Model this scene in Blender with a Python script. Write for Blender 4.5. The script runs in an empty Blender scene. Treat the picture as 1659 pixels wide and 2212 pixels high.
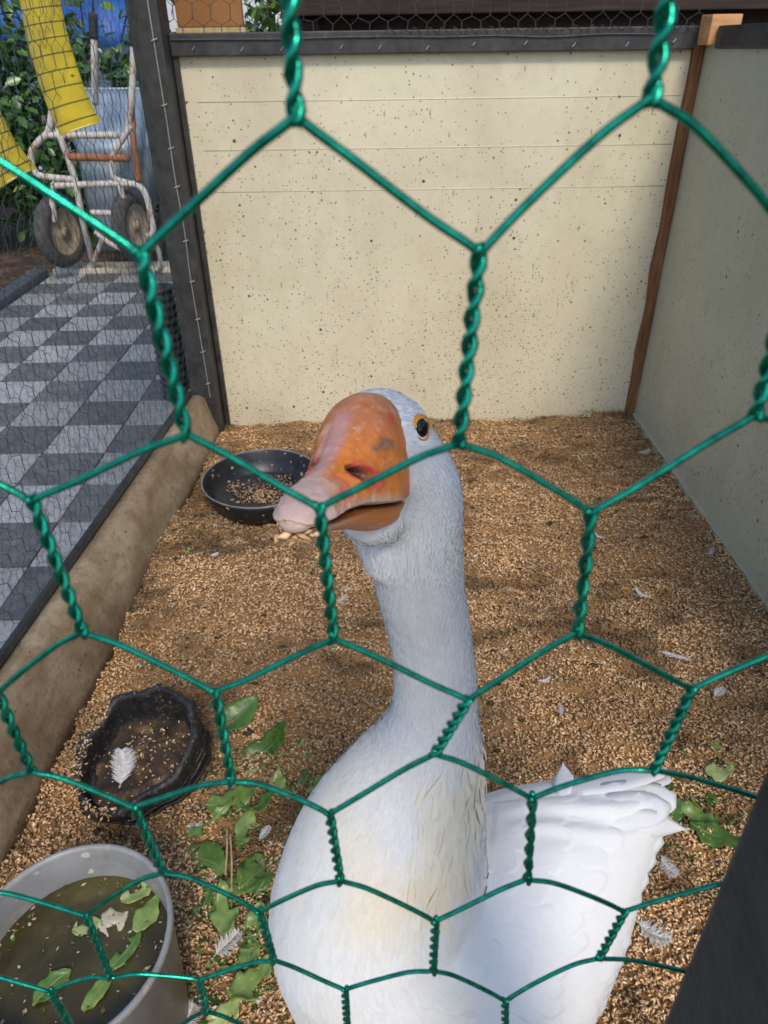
import bpy, bmesh, math, random
import numpy as np
from math import sin, cos, pi, radians, sqrt
from mathutils import Vector, Matrix
from mathutils.bvhtree import BVHTree

random.seed(7)
RNG = np.random.default_rng(7)
SC = bpy.context.scene
COL = SC.collection

# ------------------------------------------------------------------ camera
F_, CX, CY, H = 1550.0, 829.5, 1106.0, 1.0
PITCH, ROLL = radians(33.0), radians(0.84)
fwd = np.array([0, cos(PITCH), -sin(PITCH)])
r0 = np.array([1.0, 0, 0]); u0 = np.array([0, sin(PITCH), cos(PITCH)])
rgt = cos(ROLL) * r0 - sin(ROLL) * u0
upv = sin(ROLL) * r0 + cos(ROLL) * u0
CAM = np.array([0.0, 0.0, H])
cam = bpy.data.cameras.new('camera')
camo = bpy.data.objects.new('camera', cam); COL.objects.link(camo)
camo.matrix_world = Matrix(((rgt[0], upv[0], -fwd[0], 0), (rgt[1], upv[1], -fwd[1], 0), (rgt[2], upv[2], -fwd[2], H), (0, 0, 0, 1)))
cam.sensor_fit = 'VERTICAL'; cam.sensor_height = 7.4; cam.sensor_width = 5.55
cam.lens = 7.4 * F_ / 2212.0
cam.clip_start = 0.01; cam.clip_end = 200
cam.dof.use_dof = True; cam.dof.focus_distance = 0.48; cam.dof.aperture_fstop = 6.0
SC.camera = camo

# ------------------------------------------------------------------ light
SUN_EL, SUN_AZ = radians(48), radians(168)      # azimuth clockwise from +Y (behind the camera, a little to the right)
w = bpy.data.worlds.new('World'); SC.world = w; w.use_nodes = True
nt = w.node_tree; nt.nodes.clear()
sky = nt.nodes.new('ShaderNodeTexSky'); sky.sky_type = 'NISHITA'; sky.sun_disc = False
sky.sun_elevation = SUN_EL; sky.sun_rotation = SUN_AZ
bg = nt.nodes.new('ShaderNodeBackground'); bg.inputs[1].default_value = 0.15
wo = nt.nodes.new('ShaderNodeOutputWorld')
nt.links.new(sky.outputs[0], bg.inputs[0]); nt.links.new(bg.outputs[0], wo.inputs[0])
sl = bpy.data.lights.new('sun', 'SUN'); sl.energy = 1.5; sl.angle = radians(14); sl.color = (1, .91, .78)
so = bpy.data.objects.new('sun', sl); COL.objects.link(so)
sd = Vector((sin(SUN_AZ) * cos(SUN_EL), cos(SUN_AZ) * cos(SUN_EL), sin(SUN_EL)))
so.rotation_euler = sd.to_track_quat('Z', 'Y').to_euler(); so.location = sd * 8
SC.view_settings.view_transform = 'Standard'; SC.view_settings.look = 'None'
SC.view_settings.exposure = 0.55; SC.view_settings.gamma = 1.0

# ------------------------------------------------------------------ helpers
def ray(x, y): return fwd + rgt * (x - CX) / F_ - upv * (y - CY) / F_
def onY(x, y, Y): d = ray(x, y); return CAM + d * (Y / d[1])
def onZ(x, y, Z): d = ray(x, y); return CAM + d * ((Z - H) / d[2])
def dep(x, y, t): return CAM + ray(x, y) * t

def tag(o, label=None, cat=None, group=None, kind=None):
    if label: o['label'] = label
    if cat: o['category'] = cat
    if group: o['group'] = group
    if kind: o['kind'] = kind
    return o

def link(name, me, mat=None, parent=None, smooth=False):
    o = bpy.data.objects.new(name, me); COL.objects.link(o)
    if mat is not None and not me.materials: me.materials.append(mat)
    if smooth: me.shade_smooth()
    if parent is not None:
        o.parent = parent; o.matrix_parent_inverse = parent.matrix_world.inverted()
    return o

def empty(name, loc=(0, 0, 0)):
    o = bpy.data.objects.new(name, None); COL.objects.link(o); o.location = loc
    o.matrix_world = Matrix.Translation(Vector(loc)); o.empty_display_size = .05
    return o

class MB:
    def __init__(s): s.v = []; s.f = []; s.mi = []; s.m = 0
    def add(s, vs, fs):
        b = len(s.v); s.v.extend([tuple(map(float, q)) for q in vs]); s.f.extend([tuple(i + b for i in f) for f in fs]); s.mi.extend([s.m] * len(fs))
    def box(s, a, b, rot=None, c=None):
        vs = [(x, y, z) for x in (a[0], b[0]) for y in (a[1], b[1]) for z in (a[2], b[2])]
        if rot is not None: vs = [tuple(rot @ (Vector(q) - Vector(c)) + Vector(c)) for q in vs]
        s.add(vs, [(0, 1, 3, 2), (4, 6, 7, 5), (0, 4, 5, 1), (2, 3, 7, 6), (0, 2, 6, 4), (1, 5, 7, 3)])
    def tube(s, pts, r, n=8, caps=True, closed=False):
        pts = [np.array(p, float) for p in pts]; m = len(pts)
        rs = r if hasattr(r, '__len__') else [r] * m
        T = []
        for i in range(m):
            if closed: t = pts[(i + 1) % m] - pts[i - 1]
            else: t = pts[min(i + 1, m - 1)] - pts[max(i - 1, 0)]
            T.append(t / (np.linalg.norm(t) + 1e-12))
        a = np.array([0, 0, 1.0]) if abs(T[0][2]) < .9 else np.array([1.0, 0, 0])
        nrm = np.cross(T[0], a); nrm /= np.linalg.norm(nrm)
        vs = []
        for i in range(m):
            nrm = nrm - T[i] * (nrm @ T[i]); nrm /= np.linalg.norm(nrm)
            b = np.cross(T[i], nrm)
            for k in range(n):
                an = 2 * pi * k / n; vs.append(pts[i] + rs[i] * (cos(an) * nrm + sin(an) * b))
        fs = []
        for i in range(m if closed else m - 1):
            j = (i + 1) % m
            for k in range(n):
                k2 = (k + 1) % n; fs.append((i * n + k, i * n + k2, j * n + k2, j * n + k))
        if caps and not closed:
            fs.append(tuple(range(n))[::-1]); fs.append(tuple((m - 1) * n + k for k in range(n)))
        s.add(vs, fs)
    def lathe(s, prof, c, n=40, fn=None):
        vs = []; m = len(prof)
        for (r, z) in prof:
            for k in range(n):
                a = 2 * pi * k / n
                q = np.array([c[0] + r * cos(a), c[1] + r * sin(a), c[2] + z])
                if fn: q = fn(q, a, r, z)
                vs.append(q)
        fs = [(i * n + k, i * n + (k + 1) % n, (i + 1) * n + (k + 1) % n, (i + 1) * n + k) for i in range(m - 1) for k in range(n)]
        s.add(vs, fs)
        return s
    def build(s, name, mat=None, parent=None, smooth=False, bevel=0, mats=None):
        me = bpy.data.meshes.new(name); me.from_pydata(s.v, [], s.f); me.update()
        if mats:
            for m_ in mats: me.materials.append(m_)
            me.polygons.foreach_set('material_index', s.mi)
        bm = bmesh.new(); bm.from_mesh(me); bmesh.ops.recalc_face_normals(bm, faces=bm.faces)
        if bevel: bmesh.ops.bevel(bm, geom=list(bm.edges), offset=bevel, segments=2, affect='EDGES', profile=.6)
        bm.to_mesh(me); bm.free()
        return link(name, me, mat, parent, smooth)

def smoothcurve(P, n=6):
    P = [np.array(p, float) for p in P]; out = []
    for i in range(len(P) - 1):
        p0 = P[max(i - 1, 0)]; p1 = P[i]; p2 = P[i + 1]; p3 = P[min(i + 2, len(P) - 1)]
        for k in range(n):
            t = k / n
            out.append(.5 * ((2 * p1) + (-p0 + p2) * t + (2 * p0 - 5 * p1 + 4 * p2 - p3) * t * t + (-p0 + 3 * p1 - 3 * p2 + p3) * t ** 3))
    out.append(P[-1]); return out

def fastmesh(name, V, Fq, k, colors=None):
    """numpy arrays -> mesh; Fq (nf,k) indices"""
    me = bpy.data.meshes.new(name); V = np.ascontiguousarray(V, np.float32); Fq = np.ascontiguousarray(Fq, np.int32)
    me.vertices.add(len(V)); me.vertices.foreach_set('co', V.ravel())
    me.loops.add(Fq.size); me.loops.foreach_set('vertex_index', Fq.ravel())
    me.polygons.add(len(Fq)); me.polygons.foreach_set('loop_start', np.arange(0, Fq.size, k, dtype=np.int32))
    me.update(calc_edges=True)
    if colors is not None:
        a = me.color_attributes.new('tint', 'FLOAT_COLOR', 'POINT')
        c = np.ones((len(V), 4), np.float32); c[:, :3] = colors; a.data.foreach_set('color', c.ravel())
    return me

# smooth value noise (numpy)
_tab = RNG.random((64, 64, 64)).astype(np.float32)
def noise3(p, sc):
    q = np.asarray(p, float) * sc; i = np.floor(q).astype(int); f = q - i; f = f * f * (3 - 2 * f); r = 0
    for dx in (0, 1):
        for dy in (0, 1):
            for dz in (0, 1):
                wgt = (f[..., 0] if dx else 1 - f[..., 0]) * (f[..., 1] if dy else 1 - f[..., 1]) * (f[..., 2] if dz else 1 - f[..., 2])
                r = r + wgt * _tab[(i[..., 0] + dx) % 64, (i[..., 1] + dy) % 64, (i[..., 2] + dz) % 64]
    return r - .5
def fbm(p, sc, o=4):
    return sum(noise3(np.asarray(p) + 7.3 * k, sc * 2 ** k) / 1.9 ** k for k in range(o))

# ------------------------------------------------------------------ materials
class NT:
    def __init__(s, name):
        s.m = bpy.data.materials.new(name); s.m.use_nodes = True; s.t = s.m.node_tree; s.t.nodes.clear()
        s.out = s.n('ShaderNodeOutputMaterial'); s.b = s.n('ShaderNodeBsdfPrincipled'); s.l(s.b.outputs[0], s.out.inputs[0])
        s.tc = s.n('ShaderNodeTexCoord')
    def n(s, ty, **k):
        x = s.t.nodes.new(ty)
        for a, b in k.items(): setattr(x, a, b)
        return x
    def l(s, a, b): s.t.links.new(a, b)
    def set(s, **k):
        for a, v in k.items():
            i = s.b.inputs[a.replace('_', ' ')]
            if hasattr(v, 'is_linked') or isinstance(v, bpy.types.NodeSocket): s.l(v, i)
            else: i.default_value = v if not (isinstance(v, tuple) and i.type == 'RGBA') else (*v, 1)
    def mapping(s, scale=(1, 1, 1), rot=(0, 0, 0), loc=(0, 0, 0)):
        m = s.n('ShaderNodeMapping'); m.inputs['Scale'].default_value = scale; m.inputs['Rotation'].default_value = rot; m.inputs['Location'].default_value = loc
        s.l(s.tc.outputs['Object'], m.inputs[0]); return m.outputs[0]
    def noise(s, scale, detail=4, rough=.6, vec=None, dist=0):
        x = s.n('ShaderNodeTexNoise'); x.inputs['Scale'].default_value = scale; x.inputs['Detail'].default_value = detail; x.inputs['Roughness'].default_value = rough; x.inputs['Distortion'].default_value = dist
        s.l(vec if vec is not None else s.tc.outputs['Object'], x.inputs['Vector']); return x.outputs[0]
    def ramp(s, fac, stops):
        r = s.n('ShaderNodeValToRGB'); e = r.color_ramp.elements
        while len(e) < len(stops): e.new(.5)
        for q, (p, c) in zip(e, stops): q.position = p; q.color = (*c, 1) if isinstance(c, tuple) else (c, c, c, 1)
        s.l(fac, r.inputs[0]); return r.outputs[0]
    def mix(s, fac, a, b, mode='MIX'):
        x = s.n('ShaderNodeMix', data_type='RGBA', blend_type=mode)
        for sock, v in ((x.inputs[0], fac), (x.inputs[6], a), (x.inputs[7], b)):
            if isinstance(v, bpy.types.NodeSocket): s.l(v, sock)
            elif isinstance(v, tuple): sock.default_value = (*v, 1)
            else: sock.default_value = v
        return x.outputs[2]
    def math(s, op, a, b=0.0, clamp=False):
        x = s.n('ShaderNodeMath', operation=op); x.use_clamp = clamp
        for sock, v in ((x.inputs[0], a), (x.inputs[1], b)):
            if isinstance(v, bpy.types.NodeSocket): s.l(v, sock)
            else: sock.default_value = v
        return x.outputs[0]
    def vor(s, scale, feature='F1', vec=None, rnd=1.0):
        x = s.n('ShaderNodeTexVoronoi', feature=feature); x.inputs['Scale'].default_value = scale; x.inputs['Randomness'].default_value = rnd
        s.l(vec if vec is not None else s.tc.outputs['Object'], x.inputs['Vector']); return x
    def bump(s, h, strength=.3, dist=.002):
        x = s.n('ShaderNodeBump'); x.inputs['Strength'].default_value = strength; x.inputs['Distance'].default_value = dist
        s.l(h, x.inputs['Height']); s.l(x.outputs[0], s.b.inputs['Normal']); return x
    def attr(s, name='tint'):
        x = s.n('ShaderNodeAttribute'); x.attribute_name = name; return x.outputs[0]
    def specks(s, scale, size, dens, seedloc=(0, 0, 0), mask=None, stretch=(1, 1, 1), flat=False):
        """random dots with a shape of their own: 1 inside a dot"""
        vec = s.mapping(loc=seedloc, scale=stretch)
        if flat:      # dots on an upright sheet: laid out in its own plane
            sx = s.n('ShaderNodeSeparateXYZ'); s.l(vec, sx.inputs[0]); cb = s.n('ShaderNodeCombineXYZ'); s.l(s.math('ADD', sx.outputs[0], sx.outputs[1]), cb.inputs[0]); s.l(sx.outputs[2], cb.inputs[1]); vec = cb.outputs[0]
        v = s.vor(scale, vec=vec)
        if flat: v.voronoi_dimensions = '2D'
        sep = s.n('ShaderNodeSeparateColor'); s.l(v.outputs['Color'], sep.inputs[0])
        keep = s.math('LESS_THAN', sep.outputs[0], dens if mask is None else s.math('MULTIPLY', mask, dens))
        rad = s.math('MULTIPLY', s.math('ADD', s.math('POWER', sep.outputs[1], 2.0), .25), size)
        wob = s.math('ADD', v.outputs['Distance'], s.math('MULTIPLY', s.math('SUBTRACT', s.noise(scale * 3, 2), .5), size * .9))
        d = s.math('MULTIPLY', s.math('SUBTRACT', rad, wob), 1.0 / (size * .35), clamp=True)
        return s.math('MULTIPLY', d, keep)

def simple(name, c1, c2, scale=20, rough=.6, bump=.2, bscale=None, metal=0, bdist=.002, detail=5):
    t = NT(name); f = t.noise(scale, detail)
    t.set(Base_Color=t.ramp(f, [(.3, c1), (.7, c2)]), Roughness=rough, Metallic=metal)
    if bump: t.bump(t.noise(bscale or scale * 3, 4), bump, bdist)
    return t.m
M = {}
def make_materials():
    # cream sandwich panels with fly dirt
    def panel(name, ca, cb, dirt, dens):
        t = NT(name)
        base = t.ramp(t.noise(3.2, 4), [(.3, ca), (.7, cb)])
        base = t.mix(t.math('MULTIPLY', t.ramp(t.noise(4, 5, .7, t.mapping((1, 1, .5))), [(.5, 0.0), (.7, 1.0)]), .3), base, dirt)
        base = t.mix(t.math('MULTIPLY', t.ramp(t.noise(38, 6, .7), [(.50, 0.0), (.75, 1.0)]), .28), base, dirt)
        sp = t.n('ShaderNodeSeparateXYZ'); t.l(t.tc.outputs['Object'], sp.inputs[0])
        mask = t.math('MULTIPLY', t.ramp(t.noise(2.6, 3), [(.32, .3), (.55, 1.0)]), t.math('SUBTRACT', 1.15, sp.outputs[2], clamp=True))
        brown = (.09, .06, .03)
        base = t.mix(t.specks(20, .085, .22, (3, 1, 2), None, (1, 1, 1), True), base, brown)
        base = t.mix(t.math('MULTIPLY', t.specks(52, .15, dens, (1, 5, 2), mask, (1, 1, 1), True), .85), base, (.10, .08, .045))
        base = t.mix(t.math('MULTIPLY', t.specks(110, .24, dens * 1.1, (7, 2, 2), mask, (1, 1, 1), True), .75), base, (.12, .09, .05))
        base = t.mix(t.math('MULTIPLY', t.specks(60, .16, .12, (2, 8, 1), None, (1, 1, .35), True), .55), base, (.2, .15, .08))
        t.set(Base_Color=base, Roughness=.5, Specular_IOR_Level=.35)
        t.bump(t.noise(55, 5), .12, .002)
        return t.m
    M['panel'] = panel('cream_panel', (.62, .55, .385), (.71, .64, .46), (.42, .35, .22), .75)
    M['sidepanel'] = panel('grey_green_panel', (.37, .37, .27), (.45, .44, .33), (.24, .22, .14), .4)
    t = NT('dark_frame'); f = t.noise(26, 6, .7)
    t.set(Base_Color=t.ramp(f, [(.35, (.018, .017, .017)), (.62, (.045, .042, .04)), (.8, (.12, .11, .10))]), Roughness=.55); t.bump(t.noise(90, 4), .25, .002); M['frame'] = t.m
    t = NT('rough_brown_wood'); f = t.noise(30, 5, .6, t.mapping((3, 3, .25)))
    t.set(Base_Color=t.ramp(f, [(.3, (.09, .035, .013)), (.55, (.22, .09, .03)), (.75, (.32, .15, .06))]), Roughness=.8); t.bump(f, .4, .003); M['batten'] = t.m
    t = NT('fresh_wood'); f = t.noise(24, 5, .6, t.mapping((1, 1, 5)))
    t.set(Base_Color=t.ramp(f, [(.3, (.42, .19, .07)), (.7, (.62, .33, .14))]), Roughness=.7); t.bump(f, .3, .002); M['block'] = t.m
    t = NT('dark_planks'); f = t.noise(14, 6, .6, t.mapping((.3, 1, 6)))
    t.set(Base_Color=t.ramp(f, [(.3, (.012, .007, .005)), (.7, (.05, .027, .018))]), Roughness=.85); t.bump(f, .5, .004); M['planks'] = t.m
    t = NT('orange_board'); f = t.noise(9, 5, .6, t.mapping((1, 1, .4)))
    t.set(Base_Color=t.ramp(f, [(.3, (.22, .085, .022)), (.7, (.34, .15, .045))]), Roughness=.8); M['board'] = t.m
    # low wall
    t = NT('stained_low_wall'); f = t.noise(7, 7, .65); g = t.noise(60, 5, .7)
    c = t.ramp(f, [(.3, (.13, .085, .048)), (.5, (.27, .20, .12)), (.72, (.42, .35, .24))])
    c = t.mix(t.math('MULTIPLY', t.ramp(g, [(.5, 0.0), (.7, 1.0)]), .6), c, (.13, .08, .04))
    c = t.mix(t.specks(90, .25, .3, (2, 2, 2)), c, (.09, .055, .03)); c = t.mix(t.math('MULTIPLY', t.ramp(t.noise(5, 5, .7, t.mapping((1, .35, 2))), [(.48, 0.0), (.66, 1.0)]), .7), c, (.12, .07, .035))
    t.set(Base_Color=c, Roughness=.85); t.bump(t.noise(120, 5), .5, .003); M['lowwall'] = t.m
    # tiles
    for nm, a, b, d in (('tile_light', (.27, .275, .28), (.38, .38, .385), (.13, .12, .105)), ('tile_dark', (.065, .07, .078), (.12, .125, .132), (.21, .195, .175))):
        t = NT(nm); inf = t.n('ShaderNodeObjectInfo')
        v = t.n('ShaderNodeVectorMath', operation='ADD'); mm = t.n('ShaderNodeVectorMath', operation='SCALE'); mm.inputs['Scale'].default_value = 3
        t.l(inf.outputs['Location'], mm.inputs[0]); t.l(t.tc.outputs['Object'], v.inputs[0]); t.l(mm.outputs[0], v.inputs[1])
        f = t.noise(16, 6, .65, v.outputs[0]); c = t.ramp(f, [(.3, a), (.7, b)])
        c = t.mix(t.math('MULTIPLY', t.ramp(t.noise(42, 6, .75, v.outputs[0]), [(.45, 0.0), (.7, 1.0)]), .7), c, d)
        rr = t.math('ADD', .82, t.math('MULTIPLY', inf.outputs['Random'], .3))
        h = t.n('ShaderNodeHueSaturation'); t.l(rr, h.inputs['Value']); t.l(c, h.inputs['Color'])
        t.set(Base_Color=h.outputs[0], Roughness=.6); t.bump(t.noise(150, 4, .6, v.outputs[0]), .25, .002); M[nm] = t.m
    M['grout'] = simple('grout', (.10, .10, .10), (.20, .19, .18), 30, .9, .5)
    M['kerb'] = simple('blue_grey_kerb', (.045, .055, .075), (.10, .11, .13), 22, .6, .3)
    M['stone'] = simple('pale_stone', (.36, .31, .24), (.50, .45, .37), 16, .85, .5)
    t = NT('leafy_soil'); v = t.vor(30); f = t.noise(12, 6)
    c = t.ramp(f, [(.3, (.015, .010, .007)), (.5, (.05, .03, .018)), (.7, (.14, .075, .035))])
    c = t.mix(t.specks(32, .42, .5), c, (.22, .12, .05)); t.set(Base_Color=c, Roughness=.95); t.bump(f, 1, .02); M['soil'] = t.m
    # bedding
    t = NT('bedding_base'); f = t.noise(9, 6, .65); g = t.noise(260, 5, .7)
    c = t.ramp(f, [(.3, (.20, .105, .038)), (.55, (.36, .205, .085)), (.75, (.44, .27, .12))]); c = t.mix(.55, c, t.ramp(g, [(.35, (.09, .045, .02)), (.55, (.36, .21, .09)), (.75, (.56, .38, .19))]))
    t.set(Base_Color=c, Roughness=.95, Specular_IOR_Level=.2); t.bump(g, .8, .004); M['bedding'] = t.m
    t = NT('husk'); t.set(Base_Color=t.attr(), Roughness=.75, Specular_IOR_Level=.25); M['husk'] = t.m
    # wire
    t = NT('green_coated_wire'); f = t.noise(300, 4)
    t.set(Base_Color=t.ramp(f, [(.3, (.003, .13, .085)), (.55, (.010, .27, .175)), (.75, (.018, .38, .25))]), Roughness=t.ramp(t.noise(120, 4), [(.35, .13), (.7, .34)]), Metallic=.85, Specular_IOR_Level=.5); t.bump(t.noise(900, 3), .15, .0004); M['wire'] = t.m
    M['thinwire'] = simple('thin_green_wire', (.012, .04, .035), (.03, .075, .06), 90, .5, 0)
    M['greywire'] = simple('thin_grey_wire', (.03, .032, .034), (.09, .09, .09), 90, .5, 0, metal=.3)
    M['staple'] = simple('galvanised_staple', (.35, .33, .3), (.55, .52, .48), 300, .45, 0, metal=.6)
    t = NT('black_post'); f = t.noise(34, 7, .7)
    t.set(Base_Color=t.ramp(f, [(.3, (.010, .011, .012)), (.62, (.038, .038, .04)), (.85, (.12, .115, .11))]), Roughness=.62); t.bump(t.noise(140, 5), .4, .002); M['post'] = t.m
    # rubber, plastics
    t = NT('dusty_rubber'); f = t.noise(40, 6, .7)
    c = t.ramp(f, [(.35, (.006, .006, .007)), (.7, (.020, .020, .022))]); c = t.mix(t.math('MULTIPLY', t.ramp(t.noise(150, 5, .75), [(.56, 0.0), (.66, 1.0)]), t.ramp(t.noise(14, 4, .7), [(.4, .15), (.62, 1.0)])), c, (.30, .21, .12)); c = t.mix(t.math('MULTIPLY', t.ramp(t.noise(18, 6, .75), [(.55, 0.0), (.72, 1.0)]), .5), c, (.13, .10, .07))
    t.set(Base_Color=c, Roughness=.55); t.bump(t.noise(130, 5), .5, .002); M['rubber'] = t.m
    t = NT('black_bowl'); c = t.mix(t.specks(70, .4, .45, (4, 3, 1)), t.ramp(t.noise(30, 5), [(.3, (.008, .009, .012)), (.7, (.022, .023, .028))]), (.34, .25, .15)); t.set(Base_Color=c, Roughness=.38); t.bump(t.noise(90, 4), .2, .001); M['bowl'] = t.m
    t = NT('crusted_feed'); f = t.noise(26, 6, .7); c = t.ramp(f, [(.3, (.015, .011, .008)), (.52, (.06, .038, .022)), (.75, (.30, .19, .10))]); t.set(Base_Color=c, Roughness=.9); t.bump(t.noise(90, 6), .8, .006); M['feed'] = t.m
    t = NT('grey_bucket_plastic'); f = t.noise(13, 6, .65); c = t.ramp(f, [(.3, (.20, .205, .21)), (.7, (.32, .32, .32))])
    c = t.mix(t.math('MULTIPLY', t.ramp(t.noise(24, 7, .78), [(.5, 0.0), (.68, 1.0)]), .65), c, (.20, .16, .11)); c = t.mix(t.math('MULTIPLY', t.ramp(t.noise(46, 6, .8, dist=.8), [(.6, 0.0), (.66, 1.0)]), .8), c, (.46, .35, .22)); c = t.mix(t.specks(60, .3, .2, (3, 3, 3)), c, (.5, .46, .4)); t.set(Base_Color=c, Roughness=.42, Subsurface_Weight=.08, Subsurface_Radius=(.02, .02, .02)); t.bump(t.noise(60, 4), .12, .002); M['bucket'] = t.m
    t = NT('murky_water'); f = t.noise(9, 5, .6, dist=.6); c = t.ramp(f, [(.3, (.020, .016, .005)), (.5, (.055, .042, .010)), (.72, (.12, .10, .026))]); t.set(Base_Color=c, Roughness=.06, Specular_IOR_Level=.5, Coat_Weight=.3); t.bump(t.noise(30, 2), .05, .002); M['water'] = t.m
    t = NT('leaf'); inf = t.n('ShaderNodeObjectInfo'); f = t.noise(45, 5, .6, dist=.5)
    c = t.ramp(t.math('ADD', t.math('MULTIPLY', f, .6), t.math('MULTIPLY', inf.outputs['Random'], .62)), [(.22, (.035, .085, .012)), (.5, (.085, .18, .03)), (.72, (.20, .30, .075)), (.9, (.36, .42, .17))])
    c = t.mix(t.specks(240, .34, .22, (1, 1, 1)), c, (.36, .23, .11)); t.set(Base_Color=c, Roughness=.36); t.bump(t.noise(120, 4), .35, .002); M['leaf'] = t.m
    M['midrib'] = simple('pale_midrib', (.20, .27, .09), (.30, .36, .14), 80, .5, 0)
    M['stalk'] = simple('dry_stalk', (.36, .26, .11), (.55, .44, .22), 70, .7, .3)
    # goose
    t = NT('white_plumage'); a = t.attr(); f = t.noise(260, 3, .6, t.mapping((1, 1, .4)))
    c = t.mix(.22, a, t.ramp(f, [(.3, (.80, .79, .77)), (.7, (1, 1, 1))]), 'MULTIPLY')
    t.set(Base_Color=c, Roughness=.75, Specular_IOR_Level=.25, Sheen_Weight=.2, Sheen_Roughness=.5); t.bump(t.noise(420, 3), .08, .001); M['plume'] = t.m
    t = NT('bill_skin'); a = t.attr(); f = t.noise(230, 6, .7); g = t.noise(90, 5, .7)
    c = t.mix(t.math('MULTIPLY', t.ramp(g, [(.52, 0.0), (.74, 1.0)]), .18), a, (.62, .36, .24)); c = t.mix(t.math('MULTIPLY', t.ramp(f, [(.58, 0.0), (.68, 1.0)]), .35), c, (.72, .48, .34))
    t.set(Base_Color=c, Roughness=t.ramp(f, [(.3, .28), (.7, .55)]), Specular_IOR_Level=.5, Subsurface_Weight=.25, Subsurface_Radius=(.006, .003, .0015))
    t.bump(t.math('ADD', t.noise(180, 6, .75), t.math('MULTIPLY', t.noise(40, 3), .8)), .45, .0025); M['bill'] = t.m
    t = NT('eye_ring_skin'); t.set(Base_Color=t.ramp(t.noise(500, 3), [(.3, (.52, .19, .012)), (.7, (.66, .30, .03))]), Roughness=.35); M['ring'] = t.m
    t = NT('dark_eye'); v = t.n('ShaderNodeAttribute'); v.attribute_name = 'tint'; t.set(Base_Color=v.outputs[0], Roughness=.03, Specular_IOR_Level=.35); M['eye'] = t.m
    M['leg'] = simple('orange_leg', (.5, .2, .03), (.62, .28, .05), 60, .5, .5)
    t = NT('loose_feather'); t.set(Base_Color=t.ramp(t.noise(200, 3), [(.3, (.48, .45, .42)), (.7, (.74, .72, .70))]), Roughness=.7); M['feather'] = t.m
    # tape with ruled lines and trapped flies
    t = NT('yellow_sticky_tape'); uv = t.tc.outputs['UV']; sp = t.n('ShaderNodeSeparateXYZ'); t.l(uv, sp.inputs[0])
    fr = t.math('FRACT', sp.outputs[1]); line = t.math('LESS_THAN', t.math('ABSOLUTE', t.math('SUBTRACT', fr, .5)), .05)
    c = t.ramp(t.noise(25, 5), [(.3, (.36, .26, .008)), (.7, (.50, .37, .015))])
    c = t.mix(t.specks(26, .17, .22, (1, 4, 2)), c, (.03, .022, .01)); c = t.mix(t.math('MULTIPLY', line, .85), c, (.05, .045, .008))
    t.set(Base_Color=c, Roughness=.3, Subsurface_Weight=.15, Subsurface_Radius=(.01, .008, .001)); M['tape'] = t.m
    # wheelbarrow
    t = NT('rusty_painted_tube'); f = t.noise(16, 6, .7); t.set(Base_Color=t.ramp(f, [(.42, (.50, .48, .46)), (.56, (.50, .43, .37)), (.66, (.30, .15, .08)), (.8, (.18, .08, .035))]), Roughness=.6); t.bump(t.noise(60, 5), .3, .003); M['tubepaint'] = t.m
    M['rust'] = simple('rust', (.20, .075, .03), (.36, .15, .06), 25, .8, .4)
    t = NT('galvanised_tub'); f = t.noise(9, 6, .6); t.set(Base_Color=t.ramp(f, [(.3, (.20, .25, .30)), (.7, (.38, .44, .50))]), Roughness=.45, Metallic=.35); t.bump(t.noise(20, 4), .2, .004); M['tub'] = t.m
    M['tyre'] = simple('worn_tyre', (.035, .033, .032), (.09, .082, .075), 40, .85, .5)
    M['grip'] = simple('black_grip', (.012, .012, .012), (.03, .03, .03), 60, .7, .3)
    M['hub'] = simple('muddy_hub', (.24, .18, .12), (.42, .33, .24), 30, .8, .3)
    # foliage
    for nm, cs in (('hedge_leaf', [(.02, .055, .015), (.055, .13, .03), (.11, .22, .05), (.2, .31, .07)]), ('bright_leaf', [(.05, .10, .015), (.10, .19, .03), (.19, .29, .06), (.28, .35, .08)])):
        t = NT(nm); a = t.attr(); t.set(Base_Color=t.ramp(a, [(0, cs[0]), (.4, cs[1]), (.75, cs[2]), (1, cs[3])]), Roughness=.32, Specular_IOR_Level=.6, Subsurface_Weight=.0); M[nm] = t.m
    M['bark'] = simple('bark', (.03, .022, .015), (.08, .06, .04), 30, .9, .6)
    M['tarp'] = simple('blue_tarp', (.025, .12, .50), (.06, .22, .66), 5, .45, .3, 6, bdist=.03)
    M['whitewall'] = simple('white_render', (.62, .66, .72), (.78, .80, .82), 6, .8, .2)
    t = NT('ribbed_black_plastic'); t.set(Base_Color=t.ramp(t.noise(40, 4), [(.3, (.010, .011, .013)), (.7, (.035, .037, .042))]), Roughness=.45); M['pipe'] = t.m
make_materials()

# ================================================================== SETTING
g = MB(); g.add([(-40, -20, -.03), (40, -20, -.03), (40, 60, -.03), (-40, 60, -.03)], [(0, 1, 2, 3)])
tag(g.build('ground', M['soil']), kind='structure')

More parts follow.
